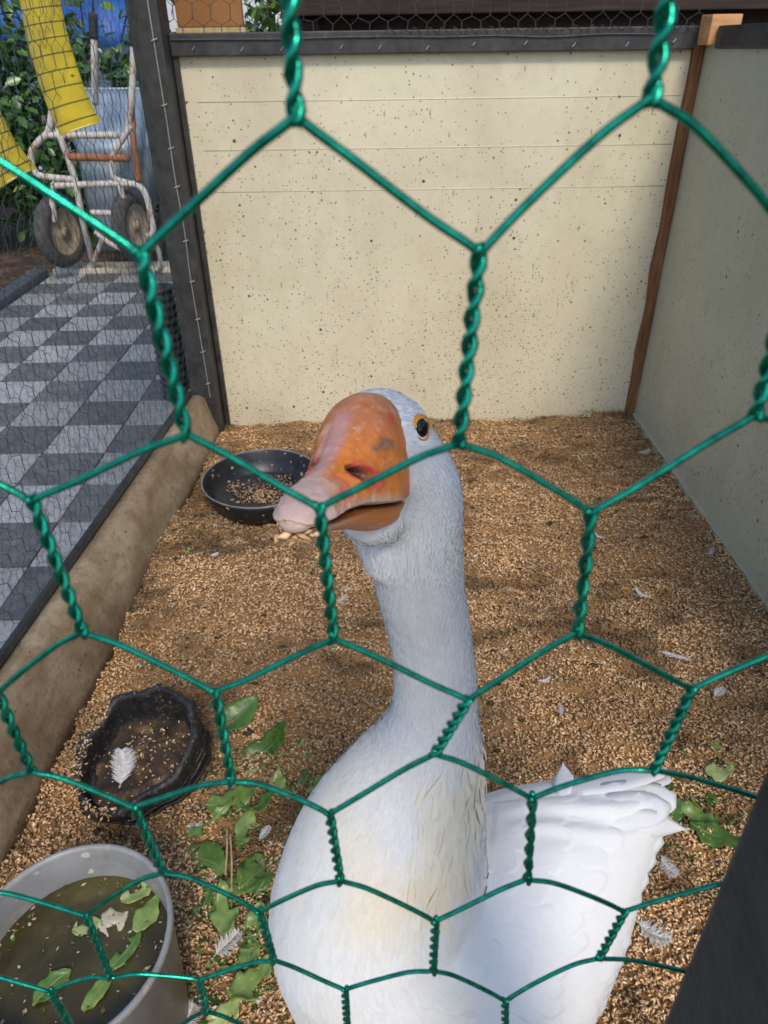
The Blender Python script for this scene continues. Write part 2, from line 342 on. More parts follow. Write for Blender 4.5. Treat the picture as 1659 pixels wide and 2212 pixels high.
# --- pavement outside the pen
pv = MB(); pv.box((-1.70, -.6, -.10), (-.60, 3.80, .040)); pave = tag(pv.build('pavement', M['grout']), kind='structure')
PT = .1757; X0 = -1.133 - 3 * PT; Y0 = 1.613
tmesh = {}
for nm in ('tile_light', 'tile_dark'):
    t = MB(); h = PT / 2 - .0018; t.box((-h, -h, -.006), (h, h, .012)); o = t.build('tile', M[nm], None, False, .0015); tmesh[nm] = o.data; bpy.data.objects.remove(o)
for i in range(0, 6):
    for j in range(-11, 12):
        x = X0 + (i + .5) * PT; y = Y0 + (j + .5) * PT
        if y > 3.72: continue
        dark = (i + j) % 2 == 0
        o = bpy.data.objects.new('tile', tmesh['tile_dark' if dark else 'tile_light']); COL.objects.link(o); o.parent = pave
        o.location = (x, y, .040 + random.uniform(-.001, .001)); o.rotation_euler = (random.gauss(0, .002), random.gauss(0, .002), random.gauss(0, .004))
k = MB(); k.box((-1.745, -.6, -.05), (-1.672, 3.70, .085)); tag(k.build('kerb_beam', M['kerb'], None, False, .006), 'blue grey timber edging beam between paving and hedge soil', 'edging')
k = MB(); k.box((-1.66, 3.72, -.02), (-.72, 3.86, .075)); tag(k.build('stone_sill', M['stone'], None, False, .008), 'pale stone sill closing the far end of the checkered paving', 'sill')

# --- bedding floor (height field)
def bed_h(x, y):
    p = np.stack([x, y, np.zeros_like(x)], -1)
    z = .030 * fbm(p, 3.0, 2) + .014 * fbm(p * np.array([.6, 1.6, 1]), 11, 3) + .016 * noise3(p * np.array([.5, 1.6, 1]), 30) + .006 * noise3(p, 90)
    z = z + .012 * np.clip((x - .45) / .3, 0, 1)
    return z
nx, ny = 150, 200
gx, gy = np.meshgrid(np.linspace(-.60, .80, nx), np.linspace(-.15, 2.088, ny), indexing='ij')
V = np.stack([gx, gy, bed_h(gx, gy) - .004], -1).reshape(-1, 3)
ii = np.arange(nx * ny).reshape(nx, ny)
Q = np.stack([ii[:-1, :-1], ii[1:, :-1], ii[1:, 1:], ii[:-1, 1:]], -1).reshape(-1, 4)
tag(link('bedding_ground', fastmesh('bedding_ground', V, Q, 4), M['bedding'], None, True), kind='structure')

def husks(n, region, zfun, size=1.0, palette=None, seed=1, near_bias=True):
    rg = np.random.default_rng(seed)
    x = rg.uniform(region[0], region[1], n)
    y = region[2] + (region[3] - region[2]) * (rg.random(n) ** (1.35 if near_bias else 1))
    z = zfun(x, y)
    base = np.array([[1, 0, 0], [-1, 0, 0], [0, 1, .15], [0, -1, .15], [.1, 0, .8], [-.1, 0, -.8]], float)
    fc = np.array([[0, 2, 4], [2, 1, 4], [1, 3, 4], [3, 0, 4], [2, 0, 5], [1, 2, 5], [3, 1, 5], [0, 3, 5]])
    L = rg.uniform(.0032, .0056, n) * size; W = L * rg.uniform(.34, .5, n); T = W * rg.uniform(.5, .9, n)
    az = rg.uniform(0, 2 * pi, n); tl = rg.normal(0, .35, n); rl = rg.uniform(-.8, .8, n)
    B = base[None] * np.stack([L, W, T], -1)[:, None, :]
    c, s = np.cos(rl)[:, None], np.sin(rl)[:, None]; B = np.stack([B[..., 0], B[..., 1] * c - B[..., 2] * s, B[..., 1] * s + B[..., 2] * c], -1)
    c, s = np.cos(tl)[:, None], np.sin(tl)[:, None]; B = np.stack([B[..., 0] * c - B[..., 2] * s, B[..., 1], B[..., 0] * s + B[..., 2] * c], -1)
    c, s = np.cos(az)[:, None], np.sin(az)[:, None]; B = np.stack([B[..., 0] * c - B[..., 1] * s, B[..., 0] * s + B[..., 1] * c, B[..., 2]], -1)
    lift = rg.uniform(-.0015, .0045, n)
    B += np.stack([x, y, z + lift], -1)[:, None, :]
    pal = np.array(palette if palette is not None else [(.68, .44, .235), (.62, .38, .19), (.77, .53, .31), (.51, .30, .14), (.83, .65, .44), (.14, .09, .05)])
    idx = rg.choice(len(pal), n, p=[.27, .24, .18, .16, .07, .08] if len(pal) == 6 else None)
    col = pal[idx] * rg.uniform(.65, 1.3, (n, 1))
    pch = np.clip(.5 + 1.6 * fbm(np.stack([x, y, 0 * x], -1), 7, 3), 0, 1)      # dirtier patches of bedding
    damp = np.clip(fbm(np.stack([x + 5, y * 1.6, 0 * x], -1), 10, 4) * 3.2 - .35, 0, 1); col = col * (.72 + .5 * pch)[:, None] * (1 - .62 * damp)[:, None]
    Fq = (fc[None] + (np.arange(n) * 6)[:, None, None]).reshape(-1, 3)
    return B.reshape(-1, 3), Fq, np.repeat(col, 6, 0)
HV, HF, HC = husks(180000, (-.575, .785, .02, 2.075), bed_h)
tag(link('bedding_grains', fastmesh('bedding_grains', HV, HF, 3, HC), M['husk']), 'loose tan grain husks covering the pen floor', 'bedding', kind='stuff')

rg = np.random.default_rng(33); n = 420; oct_ = np.array([[1, 0, 0], [-1, 0, 0], [0, 1, 0], [0, -1, 0], [0, 0, 1], [0, 0, -1]], float); fco = np.array([[0, 2, 4], [2, 1, 4], [1, 3, 4], [3, 0, 4], [2, 0, 5], [1, 2, 5], [3, 1, 5], [0, 3, 5]])
cx_ = rg.uniform(-.5, .78, n); cy_ = .1 + 1.95 * rg.random(n) ** 1.2; cr = rg.uniform(.002, .0065, n) * rg.choice([.7, 1, 1.2], n); CV = (oct_[None] * cr[:, None, None] * rg.uniform(.6, 1.4, (n, 6, 3)) * np.array([1.3, 1, .7])) + np.stack([cx_, cy_, bed_h(cx_, cy_) + .003], -1)[:, None]
CC = np.array([(.06, .04, .022), (.035, .03, .016), (.10, .07, .04), (.045, .055, .02), (.5, .45, .38)])[rg.choice(5, n, p=[.35, .25, .2, .13, .07])]
tag(link('dark_crumbs', fastmesh('dark_crumbs', CV.reshape(-1, 3), (fco[None] + 6 * np.arange(n)[:, None, None]).reshape(-1, 3), 3, np.repeat(CC, 6, 0)), M['husk'], None, True), 'dark damp crumbs and droppings scattered through the bedding', 'crumbs', kind='stuff')
# --- low wall on the left with rail
lw = MB()
def lwq(y):  # outer bottom, inner bottom, inner top, outer top at this distance
    t = (2.085 - y) / 1.2
    ib = -.500 - .055 * t; tp = -.535 - .085 * t
    return [(tp - .055, y, -.03), (ib, y, -.03), (ib - .004, y, .02), (tp + .004, y, .118), (tp - .010, y, .126), (tp - .055, y, .124)]
ys = np.linspace(2.085, -.1, 40); vs = []; fs = []
for y in ys:
    for q in lwq(y):
        n_ = .011 * float(fbm(np.array([q[0] * 2, y, q[2] * 2]), 9, 3)); vs.append((q[0] + n_, q[1], q[2] + n_ * .7))
for i in range(len(ys) - 1):
    for k_ in range(6): fs.append((i * 6 + k_, i * 6 + (k_ + 1) % 6, (i + 1) * 6 + (k_ + 1) % 6, (i + 1) * 6 + k_))
fs.append(tuple(range(6))); fs.append(tuple((len(ys) - 1) * 6 + k_ for k_ in range(6)))
lw.add(vs, fs); tag(lw.build('low_wall', M['lowwall'], None, True), 'stained beige low wall with sloping face along the bedding', 'wall')

# --- cream partition at the back
def thing(name, loc, label, cat, group=None): return tag(empty(name, loc), label, cat, group)
part = thing('back_partition', (.14, 2.1, 0), 'cream ribbed back partition with fly dirt and dark top rail', 'partition')
zs = [-.03, .545, .600, .655, .710, .765, .820, .875, .935, .990]
zl = sorted({float(onY(900, y, 2.085)[2]) for y in (140, 214, 319, 409)})
zs = [-.03, .30] + zl + [.990]
for a, b in zip(zs[:-1], zs[1:]):
    o = MB(); gsz = .0008
    o.add([(x, y, z) for x in (-.500, .782) for (y, z) in ((2.120, a), (2.0857, a), (2.085, a + gsz) if a > .31 else (2.0851, a), (2.085, b - gsz) if b > .31 else (2.0851, b), (2.0857, b), (2.120, b))],
          [(0, 1, 7, 6), (1, 2, 8, 7), (2, 3, 9, 8), (3, 4, 10, 9), (4, 5, 11, 10), (5, 0, 6, 11), (0, 5, 4, 3, 2, 1), (6, 7, 8, 9, 10, 11)])
    o.build('panel_board', M['panel'], part)
for z in zl[:-1]:
    o = MB(); o.tube([(-.455, 2.0860, z), (.2, 2.0860, z), (.765, 2.0860, z)], .0020, 8); o.build('panel_rib', M['panel'], part, True)
o = MB(); o.box((-.4985, 2.062, .984), (.79, 2.14, 1.032)); o.build('top_rail', M['frame'], part, False, .003)
o = MB(); o.box((-.4985, 2.070, -.02), (-.486, 2.112, .984)); o.build('edge_strip', M['frame'], part, False, .002)
for i in range(11):
    x = -.46 + i * .118 + random.uniform(-.02, .02); o = MB(); z = .998 + random.uniform(-.004, .004)
    o.tube([(x - .003, 2.063, z - .004), (x - .003, 2.058, z - .003), (x + .003, 2.058, z + .004), (x + .003, 2.063, z + .005)], .0012, 5); o.build('staple', M['staple'], part)
o = MB(); o.tube(smoothcurve([(-.495 + .13 * i, 2.0585, 1.016 + random.uniform(-.003, .003)) for i in range(10)], 4), .0016, 5); o.build('edge_wire', M['greywire'], part)

# --- corner post left
cp = thing('corner_post', (-.537, 2.06, 0), 'weathered dark corner post with netting wire stapled down it', 'post')
o = MB(); o.box((-.574, 2.005, -.03), (-.5005, 2.10, 1.75)); o.build('post_shaft', M['frame'], cp, False, .004)
o = MB(); o.tube(smoothcurve([(-.519 + random.uniform(-.002, .002), 2.003, .12 + .12 * i) for i in range(14)], 4), .0014, 5); o.build('edge_wire', M['staple'], cp)
for i in range(12):
    z = .16 + .105 * i + random.uniform(-.02, .02); o = MB(); o.tube([(-.524, 2.005, z), (-.524, 2.0, z + .001), (-.512, 2.0, z + .004), (-.512, 2.005, z + .005)], .0016, 5); o.build('staple', M['staple'], cp)

# --- right side panel, batten, block
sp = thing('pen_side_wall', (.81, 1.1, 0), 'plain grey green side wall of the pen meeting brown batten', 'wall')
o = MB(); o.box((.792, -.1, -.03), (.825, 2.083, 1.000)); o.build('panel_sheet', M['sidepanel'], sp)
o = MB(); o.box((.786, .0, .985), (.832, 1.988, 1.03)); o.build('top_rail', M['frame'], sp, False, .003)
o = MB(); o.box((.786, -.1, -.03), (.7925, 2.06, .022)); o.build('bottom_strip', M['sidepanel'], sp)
bt = MB(); pts = [(.7795 + .002 * sin(z * 23), 2.064 + .002 * sin(z * 17), z) for z in np.linspace(-.02, .998, 22)]
vs = []; fs = []
for (x, y, z) in pts:
    wv = .0105 + .0015 * sin(z * 31); vs += [(x - wv, y - .010, z), (x + wv, y - .010, z), (x + wv, y + .020, z), (x - wv, y + .020, z)]
for i in range(len(pts) - 1):
    for k_ in range(4): fs.append((i * 4 + k_, i * 4 + (k_ + 1) % 4, (i + 1) * 4 + (k_ + 1) % 4, (i + 1) * 4 + k_))
fs += [(0, 1, 2, 3), tuple(len(pts) * 4 - 4 + k_ for k_ in range(4))]; bt.add(vs, fs)
tag(bt.build('corner_batten', M['batten']), 'narrow brown wooden batten in the corner of the cream panels', 'batten')
wb = MB(); wb.box((.770, 1.992, .992), (.840, 2.0615, 1.052)); tag(wb.build('wood_block', M['block'], None, False, .003), 'small orange wooden block fixed above the brown batten', 'wood block')

# --- hexagonal netting generator
def hexnet(nodef, rows, cols, r, pitch, rowh, twl, n=4, turns=3, fancy=False, keep=None, over=None, wob=.0):
    mb = MB(); T = {}; Bt = {}
    for k in rows:
        for c in cols:
            u = c * pitch + (0 if k % 2 == 0 else -pitch / 2); v = -k * rowh
            if over and (k, c) in over: (ut, vt), (ub, vb) = over[(k, c)]
            else:
                ut, vt, ub, vb = u + random.gauss(0, wob), v + random.gauss(0, wob), u + random.gauss(0, wob), v - twl + random.gauss(0, wob)
            if fancy and ut > .083: ut += .014; ub += .014
            if keep and not keep(ut, vt): continue
            T[(k, c)] = (ut, vt); Bt[(k, c)] = (ub, vb)
    for key, (ut, vt) in T.items():
        ub, vb = Bt[key]; a, b = nodef(ut, vt), nodef(ub, vb)
        if fancy and a[0] > .0745: pass
        elif fancy:
            d = b - a; L = np.linalg.norm(d); d = d / L; e1 = np.cross(d, [0, 1, 0]); e1 /= np.linalg.norm(e1); e2 = np.cross(d, e1)
            ph0 = random.uniform(-.9, .9); tn = turns * random.uniform(.78, 1.18); N_ = 34
            for ph in (0, pi):
                P_ = [a + d * L * t + (e1 * cos(ph + ph0 + tn * 2 * pi * t) + e2 * sin(ph + ph0 + tn * 2 * pi * t)) * r * (1.06 + .22 * random.gauss(0, .35)) for t in np.linspace(-.04, 1.04, N_)]
                mb.tube(P_, r, n)
        else: mb.tube([a, b], r * 1.6, n, False)
        k, c = key
        for k2, c2 in (((k + 1, c), (k + 1, c + 1)) if k % 2 == 0 else ((k + 1, c - 1), (k + 1, c))):
            if (k2, c2) in T:
                q = nodef(*T[(k2, c2)])
                if fancy:
                    sgn = 1 if q[0] > b[0] else -1; m_ = (b + q) / 2; sag = random.uniform(-.0012, .0012)
                    P_ = smoothcurve([b + np.array([-sgn * r * .6, 0, r * 2.2]), b + np.array([sgn * r * .9, 0, -r * .6]), b * .72 + q * .28 + np.array([0, .0005, sag + .0007]), b * .30 + q * .70 + np.array([0, .0003, sag + .0005]), q + np.array([-sgn * r * 1.2, 0, r * .9]), q + np.array([-sgn * r * .2, 0, -r * 1.6])], 5)
                    mb.tube(P_, r, n)
                else: mb.tube([b, q], r, n, False)
    return mb

# --- two layers of netting over the left side of the pen
def sideplane(off): return lambda u, v: np.array([-.548 - off - .07 * (2.0 - (2.0 - u)) / 1.2 if False else -.552 - off - .085 * u / 1.2, 2.0 - u, 1.42 + v])
sn = thing('side_netting', (-.6, 1.0, .12), 'thin wire netting stretched along the left side above low wall', 'wire netting')
hexnet(sideplane(0), range(0, 31), range(0, 42), 0.00052, .046, .0415, .028, 4, wob=.0015, keep=lambda u, v: u < 1.95 and v > -1.29).build('green_netting', M['thinwire'], sn)
hexnet(sideplane(.05), range(0, 56), range(0, 78), 0.00034, .025, .0230, .012, 3, wob=.0008, keep=lambda u, v: u < 1.95 and v > -1.29).build('grey_netting', M['greywire'], sn)
o = MB(); o.tube([(-.548 - .085 * t / 1.2 - .03, 2.0 - t, .134) for t in (0, .6, 1.2, 2.0)], .010, 6); o.build('bottom_rail', M['frame'], sn)
# netting above the back rail
bn = thing('rear_netting', (.15, 2.1, 1.03), 'dark wire netting rising above the rail of back partition', 'wire netting')
hexnet(lambda u, v: np.array([-.49 + u, 2.10 + .01 * sin(u * 9), 1.42 + v]), range(0, 11), range(0, 30), .0007, .045, .0415, .028, 4, wob=.002, keep=lambda u, v: u < 1.29 and v > -.41).build('netting', M['greywire'], bn)
o = MB()
for i in range(26):
    x = .02 + i * .03 + random.uniform(-.01, .01); o.tube(smoothcurve([(x, 2.058, 1.024), (x + .006, 2.050, 1.030 + random.uniform(0, .008)), (x + .02, 2.052, 1.028), (x + .026, 2.058, 1.022)], 3), .0011, 4)
o.build('loose_wire_ends', M['greywire'], bn)

# ================================================================== BEHIND
sh = thing('dark_shed', (.9, 3.0, 0), 'dark brown plank shed standing behind the cream partition', 'shed')
zc = -.03
for i in range(13):
    h_ = .17 + random.uniform(-.01, .01); o = MB(); dy = random.uniform(-.006, .006); o.box((-.24 + random.uniform(-.01, .01), 2.60 + dy, zc), (2.6, 2.63 + dy, zc + h_ - .006)); o.build('plank', M['planks'], sh, False, .003); zc += h_
o = MB(); o.box((-.26, 2.49, 1.075), (2.62, 2.595, 1.14)); o.build('beam', M['planks'], sh, False, .005)
o = MB(); o.box((-.25, 2.545, -.03), (-.17, 2.5985, 1.07)); o.build('corner_board', M['planks'], sh, False, .004)
o = MB(); o.box((-.515, 2.24, 1.046), (-.345, 2.265, 1.42)); ob = o.build('hanging_board', M['board'], None, False, .003)
tag(ob, 'orange brown wooden board standing on the rail beside corner post', 'board')
o = MB(); o.box((-.52, 2.2385, 1.030), (-.34, 2.270, 1.0455)); o.build('pale_edge', M['stalk'], ob)

# blue tarp and white wall seen through the hedge
nxx, nzz = 24, 16; vs = []; fs = []
for i in range(nxx):
    for j in range(nzz):
        x = -3.9 + 2.0 * i / (nxx - 1); z = 1.02 + 1.6 * j / (nzz - 1); vs.append((x, 7.0 + .10 * sin(x * 7 + z) + .05 * sin(z * 11 + x * 3), z))
for i in range(nxx - 1):
    for j in range(nzz - 1): fs.append((i * nzz + j, (i + 1) * nzz + j, (i + 1) * nzz + j + 1, i * nzz + j + 1))
o = MB(); o.add(vs, fs); tp = o.build('blue_tarp', M['tarp'], None, True); md = tp.modifiers.new('thick', 'SOLIDIFY'); md.thickness = .006
tag(tp, 'bright blue tarpaulin hung up behind the green hedge', 'tarp')
o = MB(); o.box((-7, 7.4, -.05), (4, 7.6, 1.42)); tag(o.build('white_wall', M['whitewall'], None, False, .01), 'low whitewashed wall glimpsed behind the hedge leaves', 'wall')

# --- hedge shrubs
def shrub(cx, cy, rx, ry, h, n, leaf, mat, label, seed, z0=0.0, opened=0.0):
    rg = np.random.default_rng(seed); root = thing('hedge_shrub', (cx, cy, -.02), label, 'shrub', 'shrubs of the hedge')
    st = MB()
    for i in range(9):
        a = rg.uniform(0, 2 * pi); e = np.array([cx + rx * .7 * cos(a), cy + ry * .7 * sin(a), h * rg.uniform(.55, .95)]); b = np.array([cx + rx * .2 * cos(a), cy + ry * .2 * sin(a), -.03])
        m_ = (b + e) / 2 + rg.normal(0, .06, 3); st.tube(smoothcurve([b, m_, e], 5), list(np.linspace(.014, .004, 11)), 5)
    st.build('stem', M['bark'], root)
    u = rg.normal(0, 1, (n, 3)); u /= np.linalg.norm(u, axis=1)[:, None]; rad = rg.random(n) ** .35
    lump = 1 + .35 * fbm(u * 1.7 + seed, 2.0, 2)
    P_ = np.stack([cx + rx * u[:, 0] * rad * lump, cy + ry * u[:, 1] * rad * lump, z0 + h * (.5 + .5 * u[:, 2] * rad * lump)], -1)
    dens = fbm(P_ + seed, 4.0, 2); P_ = P_[(dens > -.18 + opened) & (P_[:, 2] > 0)]; n = len(P_)
    az = rg.uniform(0, 2 * pi, n); el = rg.normal(-.3, .5, n); L = leaf * rg.uniform(.6, 1.25, n)
    d = np.stack([np.cos(az) * np.cos(el), np.sin(az) * np.cos(el), np.sin(el)], -1); s_ = np.cross(d, rg.normal(0, 1, (n, 3)) * .5 + np.array([0, 0, 1])); s_ /= np.linalg.norm(s_, axis=1)[:, None]; nn = np.cross(s_, d)
    tpl = [(0, 0, 0), (.32, .26, .05), (.32, -.26, .05), (.7, .24, .04), (.7, -.24, .04), (1, 0, -.08), (.5, 0, -.03)]
    VV = np.stack([P_ + d * (a * L)[:, None] + s_ * (b * L)[:, None] + nn * (c * L)[:, None] for a, b, c in tpl], 1).reshape(-1, 3)
    fc = np.array([[0, 2, 6], [0, 6, 1], [1, 6, 3], [2, 4, 6], [3, 6, 5], [6, 4, 5]])
    FF = (fc[None] + (np.arange(n) * 7)[:, None, None]).reshape(-1, 3)
    c = np.clip(rg.normal(.4, .22, n), 0, 1); C_ = np.repeat(np.stack([c, c, c], -1), 7, 0)
    link('foliage', fastmesh('foliage', VV, FF, 3, C_), mat, root)
    return root
shrub(-1.75, 4.75, .75, .45, 1.10, 5200, .075, M['hedge_leaf'], 'dense dark green shrub rising behind the upright wheelbarrow', 11)
shrub(-2.65, 4.45, .70, .55, 1.75, 5200, .075, M['hedge_leaf'], 'dark leafy shrub beside the edging beam and sticky tapes', 12)
shrub(-1.05, 4.95, .60, .40, 1.10, 3600, .075, M['hedge_leaf'], 'dark green shrub partly hidden behind the corner post', 13)
shrub(-2.2, 5.6, 1.0, .4, 2.3, 2200, .085, M['bright_leaf'], 'sunny yellow green shrub in front of the white wall', 14, .6, .14)
shrub(-1.0, 5.7, .9, .4, 2.2, 2200, .085, M['bright_leaf'], 'thin pale green shrub with blue tarpaulin showing through', 15, .7, .16)
shrub(-3.6, 5.3, .9, .5, 2.4, 4000, .085, M['hedge_leaf'], 'tall dark shrub at the far end of the hedge', 16)
shrub(-.30, 5.2, .7, .4, 1.9, 2400, .085, M['bright_leaf'], 'light green shrub showing between hanging board and dark shed', 17, .4, .14)
rg = np.random.default_rng(5); lit = MB()
# ================================================================== WHEELBARROW
wbr = thing('wheelbarrow', (-1.3, 3.8, .075), 'rusty metal wheelbarrow standing upright on its nose against hedge', 'wheelbarrow')
def WT(pts, r=.0135, name='frame_tube', mat='tubepaint', Y=3.60):
    P_ = []
    for q in pts:
        P_.append(onY(q[0], q[1], q[2] if len(q) > 2 else Y))
    o = MB(); o.tube(smoothcurve(P_, 6), r, 8); return o.build(name, M[mat], wbr, True)
WT([(203, 80), (204, 150), (206, 224, 3.66)], .0145, 'handle'); WT([(200, 28), (203, 84)], .019, 'handle_grip', 'grip')
WT([(288, 98), (287, 160), (283, 225), (276, 285, 3.62)], .0145, 'handle'); WT([(290, 40), (288, 100)], .019, 'handle_grip', 'grip')
WT([(283, 272), (262, 305), (246, 332), (241, 352), (245, 380), (258, 390), (278, 394)], .013, 'leg_bracket')
WT([(112, 240), (104, 284), (84, 305), (69, 326), (68, 350), (76, 370), (90, 380), (160, 388)], .0145, 'leg_bracket')
WT([(99, 292), (180, 292), (256, 292)], .0145, 'cross_bar')
WT([(117, 240, 3.70), (129, 291), (146, 340), (162, 388), (172, 440), (182, 490), (204, 579, 3.76)], .0145, 'side_rail')
WT([(284, 225, 3.66), (288, 300), (294, 345), (300, 392)], .0145, 'side_rail', 'rust')
WT([(148, 339), (215, 340), (279, 342)], .0165, 'cross_bar', 'rust')
WT([(117, 401), (200, 398), (280, 397), (303, 404), (317, 426), (325, 465), (331, 495), (324, 510)], .0145, 'axle_bracket')
WT([(116, 402), (113, 430), (118, 480)], .0145, 'axle_bracket')
WT([(196, 459), (230, 460), (264, 462)], .0135, 'cross_bar'); WT([(258, 400), (268, 438), (262, 470)], .012, 'brace')
WT([(222, 515, 3.66), (212, 540, 3.68), (203, 565, 3.72)], .012, 'brace'); WT([(205, 500), (240, 527), (270, 540)], .012, 'brace')
WT([(318, 505), (342, 540, 3.66), (345, 575, 3.7), (330, 585, 3.72)], .011, 'brace')
# tub: rear wall slopes up to the rim, floor hangs down behind the frame
sec = [(110, 320, 192, 4.02, .0), (118, 312, 207, 3.96, 0), (128, 305, 262, 3.80, 0), (138, 300, 305, 3.70, 0), (150, 296, 330, 3.675, 0), (168, 288, 420, 3.69, 0), (190, 278, 500, 3.73, 0), (205, 270, 540, 3.80, 0)]
vs = []; fs = []; NC = 11
for (a, b, y, Y, _) in sec:
    for k_ in range(NC):
        t = k_ / (NC - 1); xx = a + (b - a) * t; e = abs(2 * t - 1) ** 5; p = onY(xx, y, Y); p = np.array([p[0], p[1] + e * .10, p[2]]); vs.append(p)
for i in range(len(sec) - 1):
    for k_ in range(NC - 1): fs.append((i * NC + k_, i * NC + k_ + 1, (i + 1) * NC + k_ + 1, (i + 1) * NC + k_))
o = MB(); o.add(vs, fs)
# side walls running back to the rim
for side in (0, NC - 1):
    ring = [vs[i * NC + side] for i in range(len(sec))]; sg = -1 if side == 0 else 1
    back = [np.array([q[0] + sg * .05, 4.04, q[2] + .02]) for q in ring]
    o.add(ring + back, [(i, i + 1, len(sec) + i + 1, len(sec) + i) for i in range(len(sec) - 1)])
tb = o.build('tub', M['tub'], wbr, True); md = tb.modifiers.new('thick', 'SOLIDIFY'); md.thickness = .003
o = MB(); o.tube([vs[k_] for k_ in range(NC)], .006, 6); o.build('tub_rim', M['tub'], tb)
def wheel(px_, py_, Y, R, yaw):
    c = onY(px_, py_, Y); c[2] = max(c[2], .075 + R * .98); Rm = Matrix.Rotation(yaw, 3, 'Z')
    w_ = empty('wheel', c); w_.parent = wbr; w_.matrix_parent_inverse = wbr.matrix_world.inverted()
    def put(mb, name, mat):
        mb.v = [tuple(Rm @ Vector(q) + Vector(c)) for q in mb.v]; return mb.build(name, M[mat], w_, True)
    t = MB(); n1, n2 = 44, 14; vs = []; fs = []
    for i in range(n1):
        a = 2 * pi * i / n1
        for j in range(n2):
            b = 2 * pi * j / n2; rr = R - .036 + (.036 + (.003 if (i + j) % 2 and abs(b) < 1 or b > 5.3 else 0)) * cos(b); vs.append((.034 * sin(b), rr * cos(a), rr * sin(a)))
    for i in range(n1):
        for j in range(n2): fs.append((i * n2 + j, i * n2 + (j + 1) % n2, ((i + 1) % n1) * n2 + (j + 1) % n2, ((i + 1) % n1) * n2 + j))
    t.add(vs, fs); put(t, 'tyre', 'tyre')
    h_ = MB(); prof = [(0.0, .03), (.02, .03), (.022, .016), (R - .075, .012), (R - .06, .026), (R - .05, .026), (R - .05, -.026), (R - .06, -.026), (R - .075, -.012), (.022, -.016), (.02, -.03), (0, -.03)]
    vs = []; n1 = 28
    for (r_, x_) in prof:
        for k_ in range(n1): a = 2 * pi * k_ / n1; vs.append((x_, r_ * cos(a), r_ * sin(a)))
    h_.add(vs, [(i * n1 + k_, i * n1 + (k_ + 1) % n1, (i + 1) * n1 + (k_ + 1) % n1, (i + 1) * n1 + k_) for i in range(len(prof) - 1) for k_ in range(n1)]); put(h_, 'rim', 'hub')
wheel(131, 500, 3.66, .165, radians(-16)); wheel(287, 486, 3.66, .155, radians(-14))

# --- black ribbed pipe end beside the post, outside
rp = MB(); c0 = onY(385, 690, 2.12); prof = []
for i in range(60):
    z = -.12 + .36 * i / 59; prof.append((.042 + .005 * (1 if (i // 2) % 2 else 0), z))
rp.lathe([(0, -.12)] + prof + [(.03, .24), (.03, .1)], (-.665, 2.17, .165), 24); tag(rp.build('ribbed_pipe', M['pipe'], None, True), 'black ribbed plastic pipe standing on paving behind corner post', 'pipe')

# ================================================================== STICKY TAPES
def tape(pts, wid, label, sw):
    """centre line points in world; the strip hangs and curls"""
    C_ = smoothcurve(pts, 8); vs = []; fs = []; uv = []; L = 0; n = len(C_)
    for i in range(n):
        t = C_[min(i + 1, n - 1)] - C_[max(i - 1, 0)]; t /= np.linalg.norm(t); s_ = np.array(sw, float); s_ -= t * (s_ @ t); s_ /= np.linalg.norm(s_)
        if i: L += np.linalg.norm(C_[i] - C_[i - 1])
        nrm = np.cross(s_, t)
        for k_ in range(5):
            a = (k_ / 4 - .5); vs.append(C_[i] + s_ * wid * a + nrm * .002 * (a * a * 4)); uv.append((k_ / 4, L / .042))
    for i in range(n - 1):
        for k_ in range(4): fs.append((i * 5 + k_, i * 5 + k_ + 1, (i + 1) * 5 + k_ + 1, (i + 1) * 5 + k_))
    me = bpy.data.meshes.new('sticky_tape'); me.from_pydata([tuple(v) for v in vs], [], fs); l = me.uv_layers.new(name='UVMap')
    for lp in me.loops: l.data[lp.index].uv = uv[lp.vertex_index]
    o = link('sticky_fly_tape', me, M['tape'], None, True); md = o.modifiers.new('thick', 'SOLIDIFY'); md.thickness = .0008
    return tag(o, label, 'fly tape', 'yellow sticky fly tapes')
tape([dep(20, -560, 1.50), dep(45, -300, 1.46), dep(68, -120, 1.42), dep(86, 0, 1.40), dep(103, 85, 1.37), dep(130, 175, 1.34), dep(150, 228, 1.325), dep(174, 278, 1.31)], .0755, 'yellow sticky fly tape with dark ruled lines, wheelbarrow behind its end', (1, .12, .02))
tape([dep(-260, -380, 1.42), dep(-170, -60, 1.38), dep(-105, 110, 1.34), dep(-55, 225, 1.30), dep(-15, 310, 1.27), dep(38, 384, 1.25)], .072, 'yellow sticky fly tape ending lower, over the dark hedge shadow', (1, .15, .10))

# ================================================================== DISHES
# black feed bowl
bw = MB(); c = (-.318, 1.612, .004)
bw.lathe([(0, .004), (.118, .004), (.126, .010), (.141, .038), (.147, .060), (.150, .064), (.153, .062), (.150, .050), (.138, .020), (.124, -.004), (0, -.006)], c, 56)
bwo = tag(bw.build('feed_bowl', M['bowl'], None, True), 'round black feed bowl with pale rim on the bedding', 'bowl')
o = MB(); o.tube([(c[0] + .1505 * cos(a), c[1] + .1505 * sin(a), c[2] + .0635) for a in np.linspace(0, 2 * pi, 57)[:-1]], .0022, 6, closed=True); o.build('rim', simple('worn_rim', (.12, .12, .13), (.26, .25, .25), 40, .4, .1), bwo, True)
bx, by = c[0], c[1]
v_, f_, c_ = husks(900, (bx - .10, bx + .10, by - .10, by + .10), lambda x, y: .0085 + 0 * x + .012 * np.clip(((x - bx - .03) ** 2 + (y - by + .03) ** 2) / .02, 0, .4), .95, seed=3, near_bias=False)
m_ = (((v_.reshape(-1, 6, 3)[:, 0, 0] - bx) ** 2 + (v_.reshape(-1, 6, 3)[:, 0, 1] - by) ** 2) < .115 ** 2) & (noise3(v_.reshape(-1, 6, 3)[:, 0], 22) > .02)
